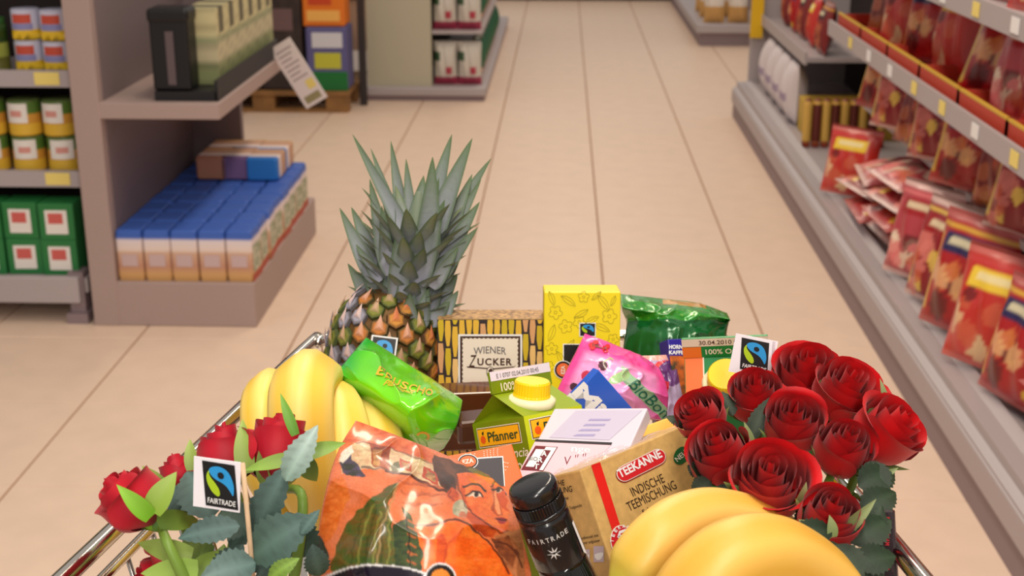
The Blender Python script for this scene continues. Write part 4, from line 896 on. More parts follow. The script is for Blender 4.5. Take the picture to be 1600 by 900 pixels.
text(bp_, 'Mi', (893, 614), (932, 654), 25, WHITE, bl, w=.0004, offset=.05); text(bp_, 'P', (878, 626), (889, 637), 17, WHITE, bl, w=.0004, offset=.06)
# ================================================================ ORANGE BOX
op = Plane(P(670, 717, 1.045), P(800, 693, 1.065), P(684, 800, 1.02)); oo = boxthing('coffee_box', op, .045, mat('box_orange', (236, 104, 36), .45), 'orange box with white dotted arcs and black square behind the painted bag', 'box')
dots = MB()
for R, cx, cy, a0, a1 in [(24, 795, 706, 95, 300), (29, 795, 706, 100, 290), (34, 795, 706, 120, 280), (39, 795, 706, 140, 275), (40, 700, 690, 20, 120), (46, 700, 690, 25, 115), (34, 700, 690, 20, 120), (52, 700, 690, 35, 110), (18, 795, 706, 95, 300)]:
    k = int((a1-a0)*R/57.3/3)
    for i in range(k):
        a = math.radians(a0+(a1-a0)*i/k); x, y = cx+R*math.cos(a), cy+R*math.sin(a)
        if x > 797 or y > 744: continue
        if y < 717-(x-670)*.185+2.5: continue
        shape(op, circ(x, y, .8, .8, 6), None, None, True, .0003, mb=dots)
dots.build('dotted_arcs', CREAM, oo)['kind'] = 'stuff'
shape(op, [(737, 716), (786, 713), (789, 760), (737, 760)], WHITE, oo, True, .0004, 'square_border'); shape(op, [(738.5, 718), (784.5, 715), (787.5, 760), (738, 760)], mat('ink_soft_black', (60, 54, 58), .5), oo, True, .0006, 'black_square')
shape(op, circ(731, 722, 16, 12), WHITE, oo, True, .0008, 'badge_border'); shape(op, circ(731, 722, 14.8, 10.8), K, oo, True, .001, 'badge_ring'); shape(op, circ(731, 722, 12.5, 8.6), ORANGE, oo, True, .0012, 'badge'); text(op, 'EZA', (723, 726.5), (740, 723.5), 6.5, CREAM, oo, w=.0014, offset=.03)
# ================================================================ PINK AND LAVENDER PACKET
ap = Plane(P(866, 638, 1.125), P(1012, 637, 1.087), P(806, 745, 1.06)); ao = boxthing('chocolate_packet', ap, .012, mat('packet_lav', (214, 204, 216), .35, coat=.3), 'flat lavender and pink packet with a maroon and white chequered mark', 'packet')
shape(ap, [(836, 690), (956, 695), (905, 744), (806, 748)], mat('packet_pink', (240, 196, 204), .3, coat=.3), ao, True, .0003, 'pink_panel'); shape(ap, [(838, 687), (957, 692), (955, 696), (835, 690.5)], ink('line_black', (40, 34, 40)), ao, True, .0005, 'black_line')
shape(ap, [(900, 642), (1004, 641), (952, 688), (858, 684)], mat('packet_lav2', (196, 186, 206), .35), ao, True, .0003, 'printed_panel')
for i in range(4): shape(ap, [(922+i*1.5-i*8, 655+i*8), (955-i*8, 655+i*8), (952-i*8, 658+i*8), (919-i*8, 658+i*8)], mat('lav_print', (160, 150, 190), .5), ao, True, .0005, 'faint_print')
cb_ = [(837, 697), (872, 699), (849, 737), (814, 735)]
def cq(x, y): return (cb_[0][0]+(cb_[1][0]-cb_[0][0])*x+(cb_[3][0]-cb_[0][0])*y, cb_[0][1]+(cb_[1][1]-cb_[0][1])*x+(cb_[3][1]-cb_[0][1])*y)
shape(ap, [cq(0, 0), cq(1, 0), cq(1, 1), cq(0, 1)], MAROON, ao, True, .0005, 'mark_ground')
for x0, y0, x1, y1 in ((.12, .14, .49, .86), (.49, .03, .97, .16), (.80, .16, .97, .97)): shape(ap, [cq(x0, y0), cq(x1, y0), cq(x1, y1), cq(x0, y1)], WHITE, ao, True, .0007, 'mark_square')
for ch, (x, y) in zip('ART', ((.53, .40), (.53, .66), (.53, .93))): text(ap, ch, cq(x, y), cq(x+.24, y+.01), 8, WHITE, ao, w=.0009, offset=.03)
text(ap, 'BIO', cq(.08, .6), cq(.5, .62), 6, GREYI, ao, w=.0009)
text(ap, 'nge', (893, 706), (922, 708), 10, WHITE, ao, w=.0005); text(ap, "V '' ''", (884, 727), (918, 722), 13, MAROON, ao, w=.0005, shear=.3, offset=-.005)
# yellow and red flat packets behind the tea box
y2 = Plane(P(988, 672, 1.115), P(1070, 643, 1.15), P(990, 720, 1.10)); boxthing('flat_packet', y2, .012, mat('packet_yel', (246, 196, 90), .45), 'plain pale yellow flat packet behind the tan tea box', 'packet')
r3 = Plane(P(975, 697, 1.095), P(1078, 660, 1.13), P(977, 740, 1.08)); boxthing('flat_packet', r3, .006, mat('packet_red', (226, 70, 80), .4), 'thin red flat packet between the tea box and yellow packet', 'packet')
# ================================================================ TEA BOX
C0 = P(906, 735, 1.0); e1 = (P(1062, 667, 1.077)-C0).normalized(); e3 = (P(960, 895, .9962)-C0).normalized()
tpn = Plane(C0, C0+e1*.122, C0+e3*.13); TAN = mat('tea_card', (214, 172, 104), .5, noise=.18, nscale=160)
to = boxthing('tea_box', tpn, .0375, TAN, 'tan tea box with a red ribbon print and red name plate', 'box')
side = Plane(tpn.map(0, 0, -.0375), tpn.map(0, 0, 0), tpn.map(0, tpn.H, -.0375))
RIB = ink('ribbon_red', (222, 36, 28), .4)
shape(tpn, [(923, 727), (937, 722), (970, 826), (957, 832)], RIB, to, True, .0004, 'ribbon')
def pill(a, b, r):
    dx, dy = b[0]-a[0], b[1]-a[1]; L = math.hypot(dx, dy); A = math.atan2(dy, dx); o = []
    for (c, s0) in ((b, -math.pi/2), (a, math.pi/2)): o += [(c[0]+r*math.cos(A+s0+math.pi*k/10), c[1]+r*math.sin(A+s0+math.pi*k/10)) for k in range(11)]
    return o
shape(tpn, pill((975, 741), (1027, 715), 13.5), ink('plate_edge', (130, 20, 24)), to, True, .0004, 'name_plate_edge'); shape(tpn, pill((975, 740), (1027, 714), 12.6), CREAM, to, True, .0006, 'name_plate_rim'); shape(tpn, pill((975, 740), (1027, 714), 11.4), RED, to, True, .0008, 'name_plate')  # plate edge printed in darker red
text(tpn, 'TEEKANNE', (967.5, 747), (1034, 713.5), 13, WHITE, to, w=.001, offset=.03)
INK = ink('tea_brown', (56, 36, 22))
text(tpn, 'INDISCHE', (989, 776), (1039, 753), 14.5, INK, to, w=.0004, offset=.0); text(tpn, 'TEEMISCHUNG', (983, 799), (1058, 763), 14.5, INK, to, w=.0004, offset=.0); text(tpn, 'Schwarzer Tee', (1005, 804), (1062, 777), 7.5, INK, to, w=.0004)
shape(tpn, circ(1064, 712, 11, 15, rot=.5), ink('neu_green', (24, 92, 40)), to, True, .0004, 'green_seal'); text(tpn, 'NEU', (1058, 722), (1073, 709), 8, CREAM, to, w=.0006)
shape(tpn, circ(973, 848, 19.6, 28, rot=-.25), CREAM, to, True, .0006, 'seal_rim'); shape(tpn, circ(973, 848, 18.4, 26.6, rot=-.25), RED, to, True, .0008, 'red_seal')
pot = [(964, 838), (966, 845), (962, 852), (963, 862), (970, 868), (979, 866), (984, 858), (987, 846), (982, 849), (979, 843), (976, 841), (975, 834), (965, 837)]
shape(tpn, pot, WHITE, to, True, .001, 'teapot_print'); shape(tpn, [(963, 840), (966, 830), (977, 826), (980, 838), (976, 839), (974, 831), (968, 834), (967, 840)], WHITE, to, True, .001, 'teapot_handle')
text(tpn, 'm', (967, 860), (979, 856), 6, RED, to, w=.0012, offset=.04)
for i, ch in enumerate('TEEKANNE'):
    a = math.radians(186+i*21); x, y = 973+16*math.cos(a), 848+23*math.sin(a); tx_, ty_ = -math.sin(a)*16, math.cos(a)*23; L = math.hypot(tx_, ty_); tx_, ty_ = tx_/L, ty_/L
    text(tpn, ch, (x-tx_*2.2, y-ty_*2.2), (x+tx_*2.2, y+ty_*2.2), 5.2, WHITE, to, w=.0012, offset=.03)
text(tpn, 'SEIT 1882', (965, 873), (985, 864), 3.6, WHITE, to, w=.0012, offset=.02)
sx = lambda x, y: side.from_px(x, y)
text(side, 'INDISCHE', (846, 763), (883, 758), 9, INK, to, w=.0004); text(side, 'TEEMISCHUNG', (838, 776), (895, 768), 9.5, INK, to, w=.0004); text(side, 'Schwarzer Tee', (846, 786), (889, 780), 5.5, INK, to, w=.0004); text(side, '75g', (879, 799), (889, 797), 7.5, INK, to, w=.0004); text(side, 'Teilgewicht', (891, 796), (910, 791), 4.6, INK, to, w=.0004); text(side, 'e', (884, 811), (891, 809), 11, INK, to, w=.0004)
text(side, 'Einen Teebeutel mit', (892, 846), (936, 838), 4.6, INK, to, w=.0004); text(side, 'heissem Wasser aufgiessen', (890, 854), (938, 846), 4.6, INK, to, w=.0004)
for x0, y0, x1, y1 in ((908, 858, 922, 880), (928, 853, 944, 878)): shape(side, rect(x0, y0, x1, y1), mat('ink_lilac', (196, 180, 190), .5), to, True, .0004, 'pictogram')
shape(side, sp2([(909, 868), (921, 866), (919, 876), (912, 877)], 4), WHITE, to, True, .0006, 'cup_print'); shape(side, sp2([(930, 866), (943, 863), (940, 873), (933, 874)], 4), WHITE, to, True, .0006, 'cup_print')
film = Patch([[(856, 742, 1.045), (905, 724, 1.035), (960, 700, 1.06), (1058, 664, 1.12)], [(858, 745, 1.01), (910, 731, 1.0), (975, 705, 1.03), (1062, 672, 1.095)]], wr(61, .003, 8))
film.grid_obj('clear_film', to, vmat('clear_film', .12, coat=.5, alpha=.32), 60, 12, None, (.9, .75, .78))
# ================================================================ WINE BOTTLE
axu = cdir(-.345, -.90, -.30); bx = (RT-axu*RT.dot(axu)).normalized(); by = axu.cross(bx); MBt = Matrix((bx, by, axu)).transposed().to_4x4(); MBt.translation = P(829, 754, .93)
wo = thing('wine_bottle', P(829, 754, .93)-axu*.232, 'dark wine bottle with black screw cap and silver star before the tea box', 'bottle')
CAPB = mat('cap_black', (20, 20, 24), .22, coat=.4)
r0 = .0176
MB().lathe([(.002, .0), (r0-.004, .0), (r0-.0012, -.0012), (r0, -.004), (r0, -.010), (r0-.0006, -.0112), (r0-.0006, -.0125)], 48, MBt).build('cap_top', CAPB, wo, True)
kn = MB(); N = 96
for i, (z, q) in enumerate(((-.0125, 0), (-.013, 1), (-.0205, 1), (-.021, 0))):
    kn.v += [MBt @ Vector(((r0+(.0005 if j % 2 and q else -.0004))*math.cos(2*math.pi*j/N), (r0+(.0005 if j % 2 and q else -.0004))*math.sin(2*math.pi*j/N), z)) for j in range(N)]
kn.f = [(i*N+j, i*N+(j+1) % N, (i+1)*N+(j+1) % N, (i+1)*N+j) for i in range(3) for j in range(N)]; kn.mi = [0]*len(kn.f); kn.build('knurled_band', CAPB, wo)
rr = lambda v: r0+.0004+max(0, v-.024)*.028
MB().lathe([(r0-.0004, -.021), (r0+.0008, -.0215), (r0+.0008, -.0235), (r0-.0006, -.0245), (r0-.0006, -.0255), (rr(.026), -.0265), (rr(.03), -.03), (rr(.06), -.062), (rr(.062)-.0004, -.0625)], 48, MBt).build('cap_sleeve', CAPB, wo, True)
MB().lathe([(rr(.062)-.0006, -.0622), (.0182, -.066), (.0196, -.085), (.022, -.105), (.029, -.128), (.0345, -.145), (.0355, -.16), (.0355, -.225), (.033, -.231), (.004, -.232)], 48, MBt).build('glass_body', mat('bottle_glass', (10, 14, 12), .08, coat=.6), wo, True)
cy = Cyl(MBt, rr); SIL = ink('silver', (206, 204, 200), .3)
for ch, uu in zip('FAIRTRADE', [(-.5+k/8)*.030-.001 for k in range(9)]): hw_ = .0003 if ch == 'I' else .0013; text(cy, ch, (uu-hw_, .0385), (uu+hw_, .0385), .0036, SIL, wo, False, .0002, offset=.01)
st = [((.0052 if k % 2 == 0 else .0018)*math.sin(math.pi*k/8), .0475-(.0052 if k % 2 == 0 else .0018)*math.cos(math.pi*k/8)) for k in range(16)]
shape(cy, st, SIL, wo, False, .0002, 'silver_star'); shape(cy, circ(0, .0475, .0009, n=8), K, wo, False, .0003, 'star_centre')
shape(cy, [(.0225, .036), (.0262, .036), (.0262, .064), (.0225, .060)], WHITE, wo, False, .0004, 'paper_strip', sub=.003)
text(cy, 'OSTERS', (-.027, .009), (-.016, .009), .003, SIL, wo, False, .0003)
# ================================================================ BANANAS
BAN = vmat('banana_skin', .42, bump=.05, bscale=120, sss=.06)
def banana(path, r, parent, green=.0, c_a=(246, 200, 66), c_b=(250, 218, 120), stem=True, roll=0.0):
    pts = spline([P(*p) for p in path], 8); m = len(pts); n = 20; vs = []; cs = []; t0 = (pts[1]-pts[0]).normalized(); a = (-FW); nr = (a-t0*a.dot(t0)).normalized()
    for i in range(m):
        t = i/(m-1); d = (pts[min(i+1, m-1)]-pts[max(i-1, 0)]).normalized(); nr = (nr-d*nr.dot(d)).normalized(); bn = d.cross(nr)
        q = 1
        if stem and t < .22: q = .30+.70*(math.sin(math.pi*.5*t/.22))**1.6
        if t > .80: q = max(.16, math.cos((t-.80)/.2*1.42)**.75)
        for k in range(n):
            A = 2*math.pi*k/n+roll; f = 1+.055*math.cos(5*A); vs.append(pts[i]+(nr*math.cos(A)+bn*math.sin(A))*r*q*f)
            c = srgb(*c_a); c = mix(c, srgb(*c_b), .5+.5*math.cos(5*A))
            if stem: c = mix(c, srgb(176, 186, 60), max(0, 1-t/.28)*green)
            if t > .97: c = srgb(70, 50, 30)
            cs.append(c)
    mb = MB(); mb.add(vs, [(i*n+k, i*n+(k+1) % n, (i+1)*n+(k+1) % n, (i+1)*n+k) for i in range(m-1) for k in range(n)]+[tuple(range(n))[::-1], tuple((m-1)*n+k for k in range(n))], cs)
    return mb.build('banana', BAN, parent, True)
bl_ = thing('banana_bunch', P(500, 800, 1.14), 'bunch of four ripe bananas behind the left roses, beside the light green bag', 'bananas')
banana([(455, 830, 1.16), (418, 740, 1.15), (411, 660, 1.15), (413, 622, 1.17), (425, 608, 1.22), (440, 625, 1.27)], .0185, bl_, .4, roll=.3)
banana([(500, 840, 1.13), (478, 740, 1.10), (471, 650, 1.09), (474, 606, 1.11), (488, 594, 1.17), (505, 610, 1.23)], .0262, bl_, .4, roll=.5)
banana([(520, 840, 1.14), (534, 760, 1.12), (540, 700, 1.12), (530, 650, 1.14), (515, 628, 1.18), (505, 630, 1.22)], .0225, bl_, .4, roll=.2)
banana([(540, 840, 1.15), (580, 770, 1.14), (594, 720, 1.135), (590, 680, 1.15), (572, 655, 1.18), (555, 650, 1.21)], .0205, bl_, .4, roll=.2)
MB().tube([P(490, 850, 1.15), P(505, 835, 1.145), P(515, 825, 1.14)], [.012, .016, .012], 10).build('bunch_stem', mat('banana_stem', (150, 140, 60), .6), bl_, True)
br_ = thing('banana_bunch', P(1100, 960, .86), 'bunch of large ripe bananas in front of the red bouquet and tea box', 'bananas')
banana([(958, 930, .86), (985, 900, .862), (1022, 852, .865), (1066, 822, .88), (1120, 812, .895), (1185, 830, .91), (1240, 870, .93), (1270, 920, .95)], .0205, br_, 1.0, (226, 172, 66), (234, 186, 96), roll=.5)
banana([(1010, 1010, .81), (1062, 985, .80), (1095, 925, .795), (1140, 885, .80), (1195, 872, .81), (1250, 895, .825), (1300, 940, .84), (1330, 1000, .86)], .0262, br_, .8, (222, 166, 58), (232, 182, 86), roll=.2)
banana([(985, 960, .89), (1020, 915, .88), (1070, 890, .885), (1130, 890, .90), (1190, 920, .92)], .0165, br_, 1.0, (226, 172, 66), (234, 186, 96), roll=.6)
MB().tube([P(945, 950, .868), P(952, 940, .865), P(962, 928, .862)], [.010, .012, .008], 10).build('bunch_stem', mat('banana_stem', (150, 140, 60), .6), br_, True)
# ================================================================ LIGHT GREEN FOIL BAG
LIMEF = vmat('lime_foil', .16, metal=.1, coat=.7)
eg = Patch([[(572, 527, 1.225), (621, 558, 1.225), (671, 592, 1.225), (723, 626, 1.215)], [(552, 550, 1.20), (607, 588, 1.165), (660, 615, 1.16), (720, 643, 1.19)], [(536, 569, 1.19), (598, 618, 1.135), (652, 650, 1.13), (714, 664, 1.175)], [(526, 580, 1.185), (602, 650, 1.14), (652, 684, 1.135), (704, 684, 1.175)], [(522, 588, 1.19), (610, 672, 1.165), (655, 704, 1.165), (694, 700, 1.19)]], wr(73, .010, 2.8, .004))
eo = thing('coffee_bag', P(620, 700, 1.18), 'crumpled shiny light green foil bag with gold lettering beside the bananas', 'bag')
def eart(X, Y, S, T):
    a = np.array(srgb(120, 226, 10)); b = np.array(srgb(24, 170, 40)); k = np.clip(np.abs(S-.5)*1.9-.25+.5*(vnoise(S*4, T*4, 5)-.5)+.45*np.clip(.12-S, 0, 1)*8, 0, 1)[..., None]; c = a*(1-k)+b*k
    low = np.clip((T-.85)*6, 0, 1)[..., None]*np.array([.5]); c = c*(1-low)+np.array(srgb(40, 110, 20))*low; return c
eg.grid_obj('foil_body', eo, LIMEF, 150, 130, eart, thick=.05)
for i, (ch, s_) in enumerate(zip('EDUSCHO', (9, 10, 10, 9, 10, 11, 11))):
    x = 585+i*12.3; y = 590+i*5.6-6*math.sin(math.pi*i/6)*-.6; text(eg, ch, (x, y), (x+10, y+4.6), 12, GOLD, eo, w=.0016, offset=.02)
text(eg, 'Plantagen', (596, 607), (640, 624), 6, GOLD, eo, w=.0016, shear=.3); text(eg, 'IO', (637, 690), (664, 700), 17, GOLD, eo, w=.0018, offset=.02, shear=.2)
# ================================================================ PAINTED COFFEE BAG
pg = Patch([[(556, 657, 1.0), (622, 681, 1.005), (690, 708, 1.01), (764, 742, 1.01)], [(528, 705, .975), (612, 735, .95), (700, 762, .95), (796, 778, .985)], [(506, 780, .945), (602, 806, .91), (706, 824, .91), (818, 846, .955)], [(490, 905, .92), (600, 912, .88), (710, 922, .88), (832, 930, .935)], [(500, 1080, .93), (600, 1090, .90), (710, 1095, .90), (815, 1090, .945)]], wr(91, .007, 3.5, .003))
pgo = thing('painted_bag', P(660, 1080, .93), 'orange bag printed with a painted woman, white house and big leaves', 'bag')
def q5(*ps): return [(460+x*.2888, 640+y*.2888) for x, y in ps]
def painting(X, Y, S, T):
    C_ = lambda *c: np.array(srgb(*c)); nz = vnoise(X/7, Y/3.5, 3); nz2 = vnoise(X/22, Y/16, 6); nf = vnoise(X/2.2+Y/3, Y/1.6, 12)
    wx = X+(vnoise(X/9, Y/9, 21)-.5)*5; wy = Y+(vnoise(X/9, Y/9, 22)-.5)*5
    c = np.tile(C_(222, 112, 62), X.shape+(1,)); k = np.clip(1.2*nz2-.2, 0, 1)[..., None]; c = c*(1-k)+C_(232, 132, 92)*k
    def fill(ps, col, col2=None, amt=.5):
        nonlocal c
        m_ = inpoly(wx, wy, ps); cc = C_(*col)
        if col2: t = np.clip((nz*.6+nz2*.8-.35)*1.4*amt/.5, 0, 1)[..., None]; cc = cc*(1-t)+C_(*col2)*t
        c = np.where(m_[..., None], cc, c)
    def line(ps, wd, col, a=1.0):
        nonlocal c
        k_ = (np.clip(1-(dline(wx, wy, ps)-wd*.5)/.8, 0, 1)*a)[..., None]; c = c*(1-k_)+C_(*col)*k_
    fill(q5((100, 440), (260, 360), (300, 480), (200, 700), (120, 760), (60, 700)), (214, 96, 30), (236, 130, 60))
    fill(q5((345, 50), (440, 95), (560, 140), (780, 245), (770, 300), (520, 215), (430, 185), (340, 172), (250, 190)), (206, 84, 44), (226, 120, 70))
    fill(q5((240, 235), (345, 172), (430, 190), (780, 300), (800, 420), (510, 330), (400, 330), (250, 350)), (228, 206, 160), (206, 150, 110))
    fill(q5((240, 290), (300, 250), (390, 370), (330, 380), (260, 345)), (110, 90, 130), (60, 60, 50)); fill(q5((245, 235), (310, 195), (320, 240), (260, 300)), (236, 226, 206))
    fill(q5((412, 188), (522, 215), (512, 335), (412, 305)), (176, 84, 50), (120, 50, 30)); fill(q5((425, 215), (470, 222), (465, 315), (425, 300)), (206, 150, 90), (150, 90, 50))
    line(q5((412, 185), (520, 215)), 2.6, (190, 70, 50)); line(q5((440, 185), (450, 155), (500, 170), (540, 215)), 3, (206, 90, 60))
    for w4 in (((563, 262), (632, 288), (632, 348), (566, 320)), ((694, 306), (776, 344), (778, 412), (694, 370))):
        fill(q5(*w4), (186, 70, 44)); fill([(x*.62+sum(p[0] for p in q5(*w4))/4*.38, y*.62+sum(p[1] for p in q5(*w4))/4*.38) for x, y in q5(*w4)], (206, 150, 90), (90, 50, 40))
    fill(q5((515, 300), (560, 280), (575, 345), (520, 345)), (70, 74, 40), (100, 90, 50))
    line(q5((500, 335), (640, 375), (780, 435), (850, 455)), 4, (90, 44, 30)); line(q5((340, 180), (430, 188), (520, 215), (650, 265), (760, 300)), 2, (130, 60, 40), .8); line(q5((370, 325), (500, 325)), 2, (90, 60, 60), .8)
    for i in range(14):
        x, y = 560+37*(i % 5)+13*(i//5), 400+52*(i//5); line(q5((x, y), (x+60, y+16), (x+100, y+14)), 2.2, (150, 74, 50), .45)
    # leaves
    fill(q5((556, 413), (505, 425), (380, 520), (300, 610), (240, 715), (200, 830), (200, 880), (560, 890), (540, 720), (520, 640), (500, 520)), (70, 92, 40), (110, 84, 36), .6)
    for i in range(6): line(q5((300+40*i, 860), (330+36*i, 700), (400+20*i, 520+18*i)), 2.6, (150, 150, 70) if i % 2 else (50, 60, 30), .5)
    line(q5((440, 870), (470, 640), (555, 415)), 2.2, (170, 140, 90), .7)
    fill(q5((573, 525), (620, 560), (650, 640), (692, 800), (684, 890), (545, 890), (528, 650), (594, 590)), (44, 58, 34), (70, 84, 44), .6)
    for i in range(6): line(q5((605, 600+46*i), (655, 622+46*i)), 2.4, (196, 100, 50), .8)
    line(q5((590, 560), (612, 700), (620, 890)), 1.8, (24, 30, 20), .9)
    fill(q5((60, 700), (140, 690), (190, 800), (150, 890), (40, 890)), (34, 40, 26), (60, 60, 34)); fill(q5((690, 880), (730, 820), (745, 830), (720, 890)), (60, 84, 40))
    # woman: shoulder, back, neck
    fill(q5((650, 640), (760, 630), (885, 610), (1000, 680), (1100, 790), (1180, 910), (680, 910), (690, 800)), (236, 92, 24), (246, 120, 40)); fill(q5((760, 700), (800, 680), (830, 760), (800, 900), (760, 900)), (196, 66, 24), (226, 90, 30))
    fill(q5((1080, 680), (1240, 640), (1245, 910), (1180, 910), (1100, 790)), (190, 116, 70), (150, 84, 50)); fill(q5((1060, 700), (1150, 690), (1200, 780), (1180, 860), (1110, 790)), (96, 50, 34), (150, 80, 44))
    fill(q5((890, 540), (960, 560), (1090, 660), (1060, 700), (960, 640)), (206, 84, 34), (170, 60, 30))
    line(q5((650, 636), (760, 632), (840, 600), (890, 610), (960, 645), (1050, 720), (1100, 790), (1150, 890)), 3, (70, 34, 24), .9); line(q5((1100, 715), (1190, 760), (1230, 860)), 2.2, (80, 40, 30), .8); line(q5((800, 860), (830, 740), (900, 660)), 3.5, (190, 64, 26), .6)
    # hair
    fill(q5((752, 238), (860, 282), (1000, 326), (1100, 345), (1160, 392), (1150, 470), (1100, 385), (960, 350), (905, 350), (880, 400), (880, 480), (835, 470), (790, 410), (750, 320)), (56, 30, 20), (96, 52, 32)); fill(q5((935, 315), (1060, 335), (1150, 385), (1165, 470), (1130, 430), (1070, 372), (960, 345)), (110, 106, 74), (70, 60, 40))
    for i in range(4): line(q5((770+18*i, 255+8*i), (830+14*i, 330), (880, 370+10*i)), 1.4, (120, 70, 44), .6)
    # ear, earring, face
    fill(q5(*[(855+30*math.cos(a), 465+42*math.sin(a)) for a in np.linspace(0, 6.28, 20)]), (206, 84, 36), (170, 60, 30)); line(q5((845, 440), (838, 470), (855, 495)), 2, (120, 40, 24), .8)
    fill(q5((880, 350), (905, 338), (985, 345), (1080, 380), (1135, 430), (1158, 500), (1160, 600), (1150, 660), (1110, 664), (1050, 630), (980, 580), (925, 520), (888, 440)), (226, 94, 34), (238, 124, 60))
    fill(q5((905, 400), (950, 540), (1040, 622), (980, 580), (925, 520), (890, 440)), (186, 66, 26), (206, 80, 30)); fill(q5((1095, 400), (1140, 440), (1156, 560), (1120, 520), (1100, 470)), (206, 82, 36))
    fill(q5((1068, 440), (1084, 440), (1122, 560), (1100, 568), (1072, 520)), (244, 150, 96)); line(q5((1066, 400), (1078, 480), (1070, 545), (1095, 572), (1122, 562)), 2, (150, 54, 26), .8); line(q5((1090, 440), (1125, 556)), 1.6, (160, 60, 30), .7)
    line(q5((910, 420), (940, 405), (990, 410), (1030, 440)), 2.8, (60, 28, 18)); line(q5((1062, 420), (1085, 395), (1120, 405), (1138, 430)), 2.4, (60, 28, 18))
    fill(q5((935, 462), (965, 447), (1000, 456), (1012, 472), (975, 478)), (236, 206, 180)); fill(q5(*[(978+15*math.cos(a), 463+13*math.sin(a)) for a in np.linspace(0, 6.28, 14)]), (40, 22, 16)); line(q5((928, 462), (960, 445), (1004, 455), (1016, 470)), 2.2, (50, 24, 16))
    fill(q5((1078, 440), (1100, 430), (1118, 446), (1095, 456)), (216, 180, 150)); fill(q5(*[(1096+12*math.cos(a), 441+11*math.sin(a)) for a in np.linspace(0, 6.28, 14)]), (40, 22, 16)); line(q5((1072, 440), (1098, 426), (1122, 440)), 2, (50, 24, 16))
    fill(q5((1085, 592), (1112, 586), (1142, 594), (1150, 600), (1118, 604)), (140, 34, 34)); fill(q5((1085, 596), (1118, 604), (1148, 602), (1130, 624), (1105, 620)), (170, 50, 50)); line(q5((1085, 595), (1120, 604), (1150, 600)), 1.2, (70, 16, 20))
    fill(q5(*[(893+44*math.cos(a), 540+50*math.sin(a)) for a in np.linspace(0, 6.28, 22)]), (150, 150, 120), (206, 190, 160)); fill(q5(*[(905+20*math.cos(a), 575+20*math.sin(a)) for a in np.linspace(0, 6.28, 22)]), (196, 120, 90)); line(q5((880, 350), (888, 440), (925, 520), (980, 580), (1050, 632), (1110, 666), (1152, 660)), 1.8, (90, 36, 22), .8)
    # dark oval panel with a white rim at the foot
    d = ((X-590)/118)**2+((Y-950)/62)**2; c = np.where((d < 1.09)[..., None], C_(236, 230, 228), c); c = np.where((d < 1)[..., None], C_(26, 16, 34), c)
    d = np.hypot(X-687, Y-908); c = np.where((d < 25)[..., None], C_(236, 230, 228), c); c = np.where((d < 22.5)[..., None], C_(20, 16, 18), c); c = np.where((d < 15.5)[..., None], C_(236, 140, 50), c)
    c = c*(.74+.28*nf[..., None])
    b = c.copy(); b[1:-1, 1:-1] = (c[1:-1, 1:-1]*2+c[:-2, 1:-1]+c[2:, 1:-1]+c[1:-1, :-2]+c[1:-1, 2:])/6; return np.clip(b, 0, 1)
PGM = vmat('painted_film', .26, coat=.45, spec=.4)
pg.grid_obj('printed_front', pgo, PGM, 300, 300, painting)
bk = Patch([[(x, y, z+.0006) for x, y, z in row_] for row_ in [[(556, 657, 1.0), (622, 681, 1.005), (690, 708, 1.01), (764, 742, 1.01)], [(528, 705, .975), (612, 735, .95), (700, 762, .95), (796, 778, .985)], [(506, 780, .945), (602, 806, .91), (706, 824, .91), (818, 846, .955)], [(490, 905, .92), (600, 912, .88), (710, 922, .88), (832, 930, .935)], [(500, 1080, .93), (600, 1090, .90), (710, 1095, .90), (815, 1090, .945)]]], lambda S, T: -.055*(np.clip(np.sin(np.pi*S), 0, 1)*np.clip(np.sin(np.pi*T), 0, 1))**.5)
bk.grid_obj('plain_back', pgo, PGM, 24, 28, None, srgb(196, 84, 36))
# ================================================================ ROSES
PET = {'deep': vmat('petal_deep', .5, sheen=.1, sss=.3, bump=.1, bscale=90, spec=.3)}
SEP = vmat('sepal', .5, bump=.1, bscale=120); LEAFM = vmat('rose_leaf', .45, bump=.25, bscale=70); STEMM = vmat('rose_stem', .45)
def petal_mesh(s, op_, seed, c_in, c_out, NA=21, NB=13):
    r = random.Random(seed); L = lambda a, b: a+(b-a)*s; ph = r.uniform(0, 6); vs = []; cs = []
    hw = L(2.7, 1.5); zt = L(.60, .22)+r.uniform(-.06, .06); z0 = -1.15; rm = L(.12, .86); rt = L(.07, .92)*op_
    for j in range(NB):
        b = j/(NB-1)
        for i in range(NA):
            a = math.sin(math.pi*.5*(i/(NA-1)*2-1)); bb = b*((.30+.70*max(0, 1-abs(a)**3.2)**.55)+.015*math.sin(3.1*a+ph)*b); z = z0+(zt-z0)*bb
            t = min(1, bb/.55); R = .05+(rm-.05)*(1-(1-t)**2.6)
            if bb > .4: R += (rt-rm)*((bb-.4)/.6)**1.7
            if bb > .78 and s > .1: c = (bb-.78)/.22; k_ = .18 if s < .72 else (.18+.82*(s-.72)/.28); R += .17*k_*op_*c**1.3; z -= .15*k_*op_*c*c
            R += (.05 if s > .8 else -.03)*op_*a*a*bb; R *= 1+(.025*math.sin(3*a+ph)*bb if s > .6 else 0)
            ang = a*hw*(.5+.5*min(1, bb*1.7)); vs.append((R*math.cos(ang), R*math.sin(ang), z))
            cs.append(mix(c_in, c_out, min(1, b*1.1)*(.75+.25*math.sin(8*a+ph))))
    fs = [(j*NA+i, j*NA+i+1, (j+1)*NA+i+1, (j+1)*NA+i) for j in range(NB-1) for i in range(NA-1)]
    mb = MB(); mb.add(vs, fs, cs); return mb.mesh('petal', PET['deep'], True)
def rose_set(n, op_, seed, c_in, c_out):
    out = []
    for i in range(n):
        s = (i/(n-1))**.95; out.append((petal_mesh(s, op_, seed+i, c_in, c_out), i*2.39996+.4*math.sin(i*1.7+seed)))
    return out
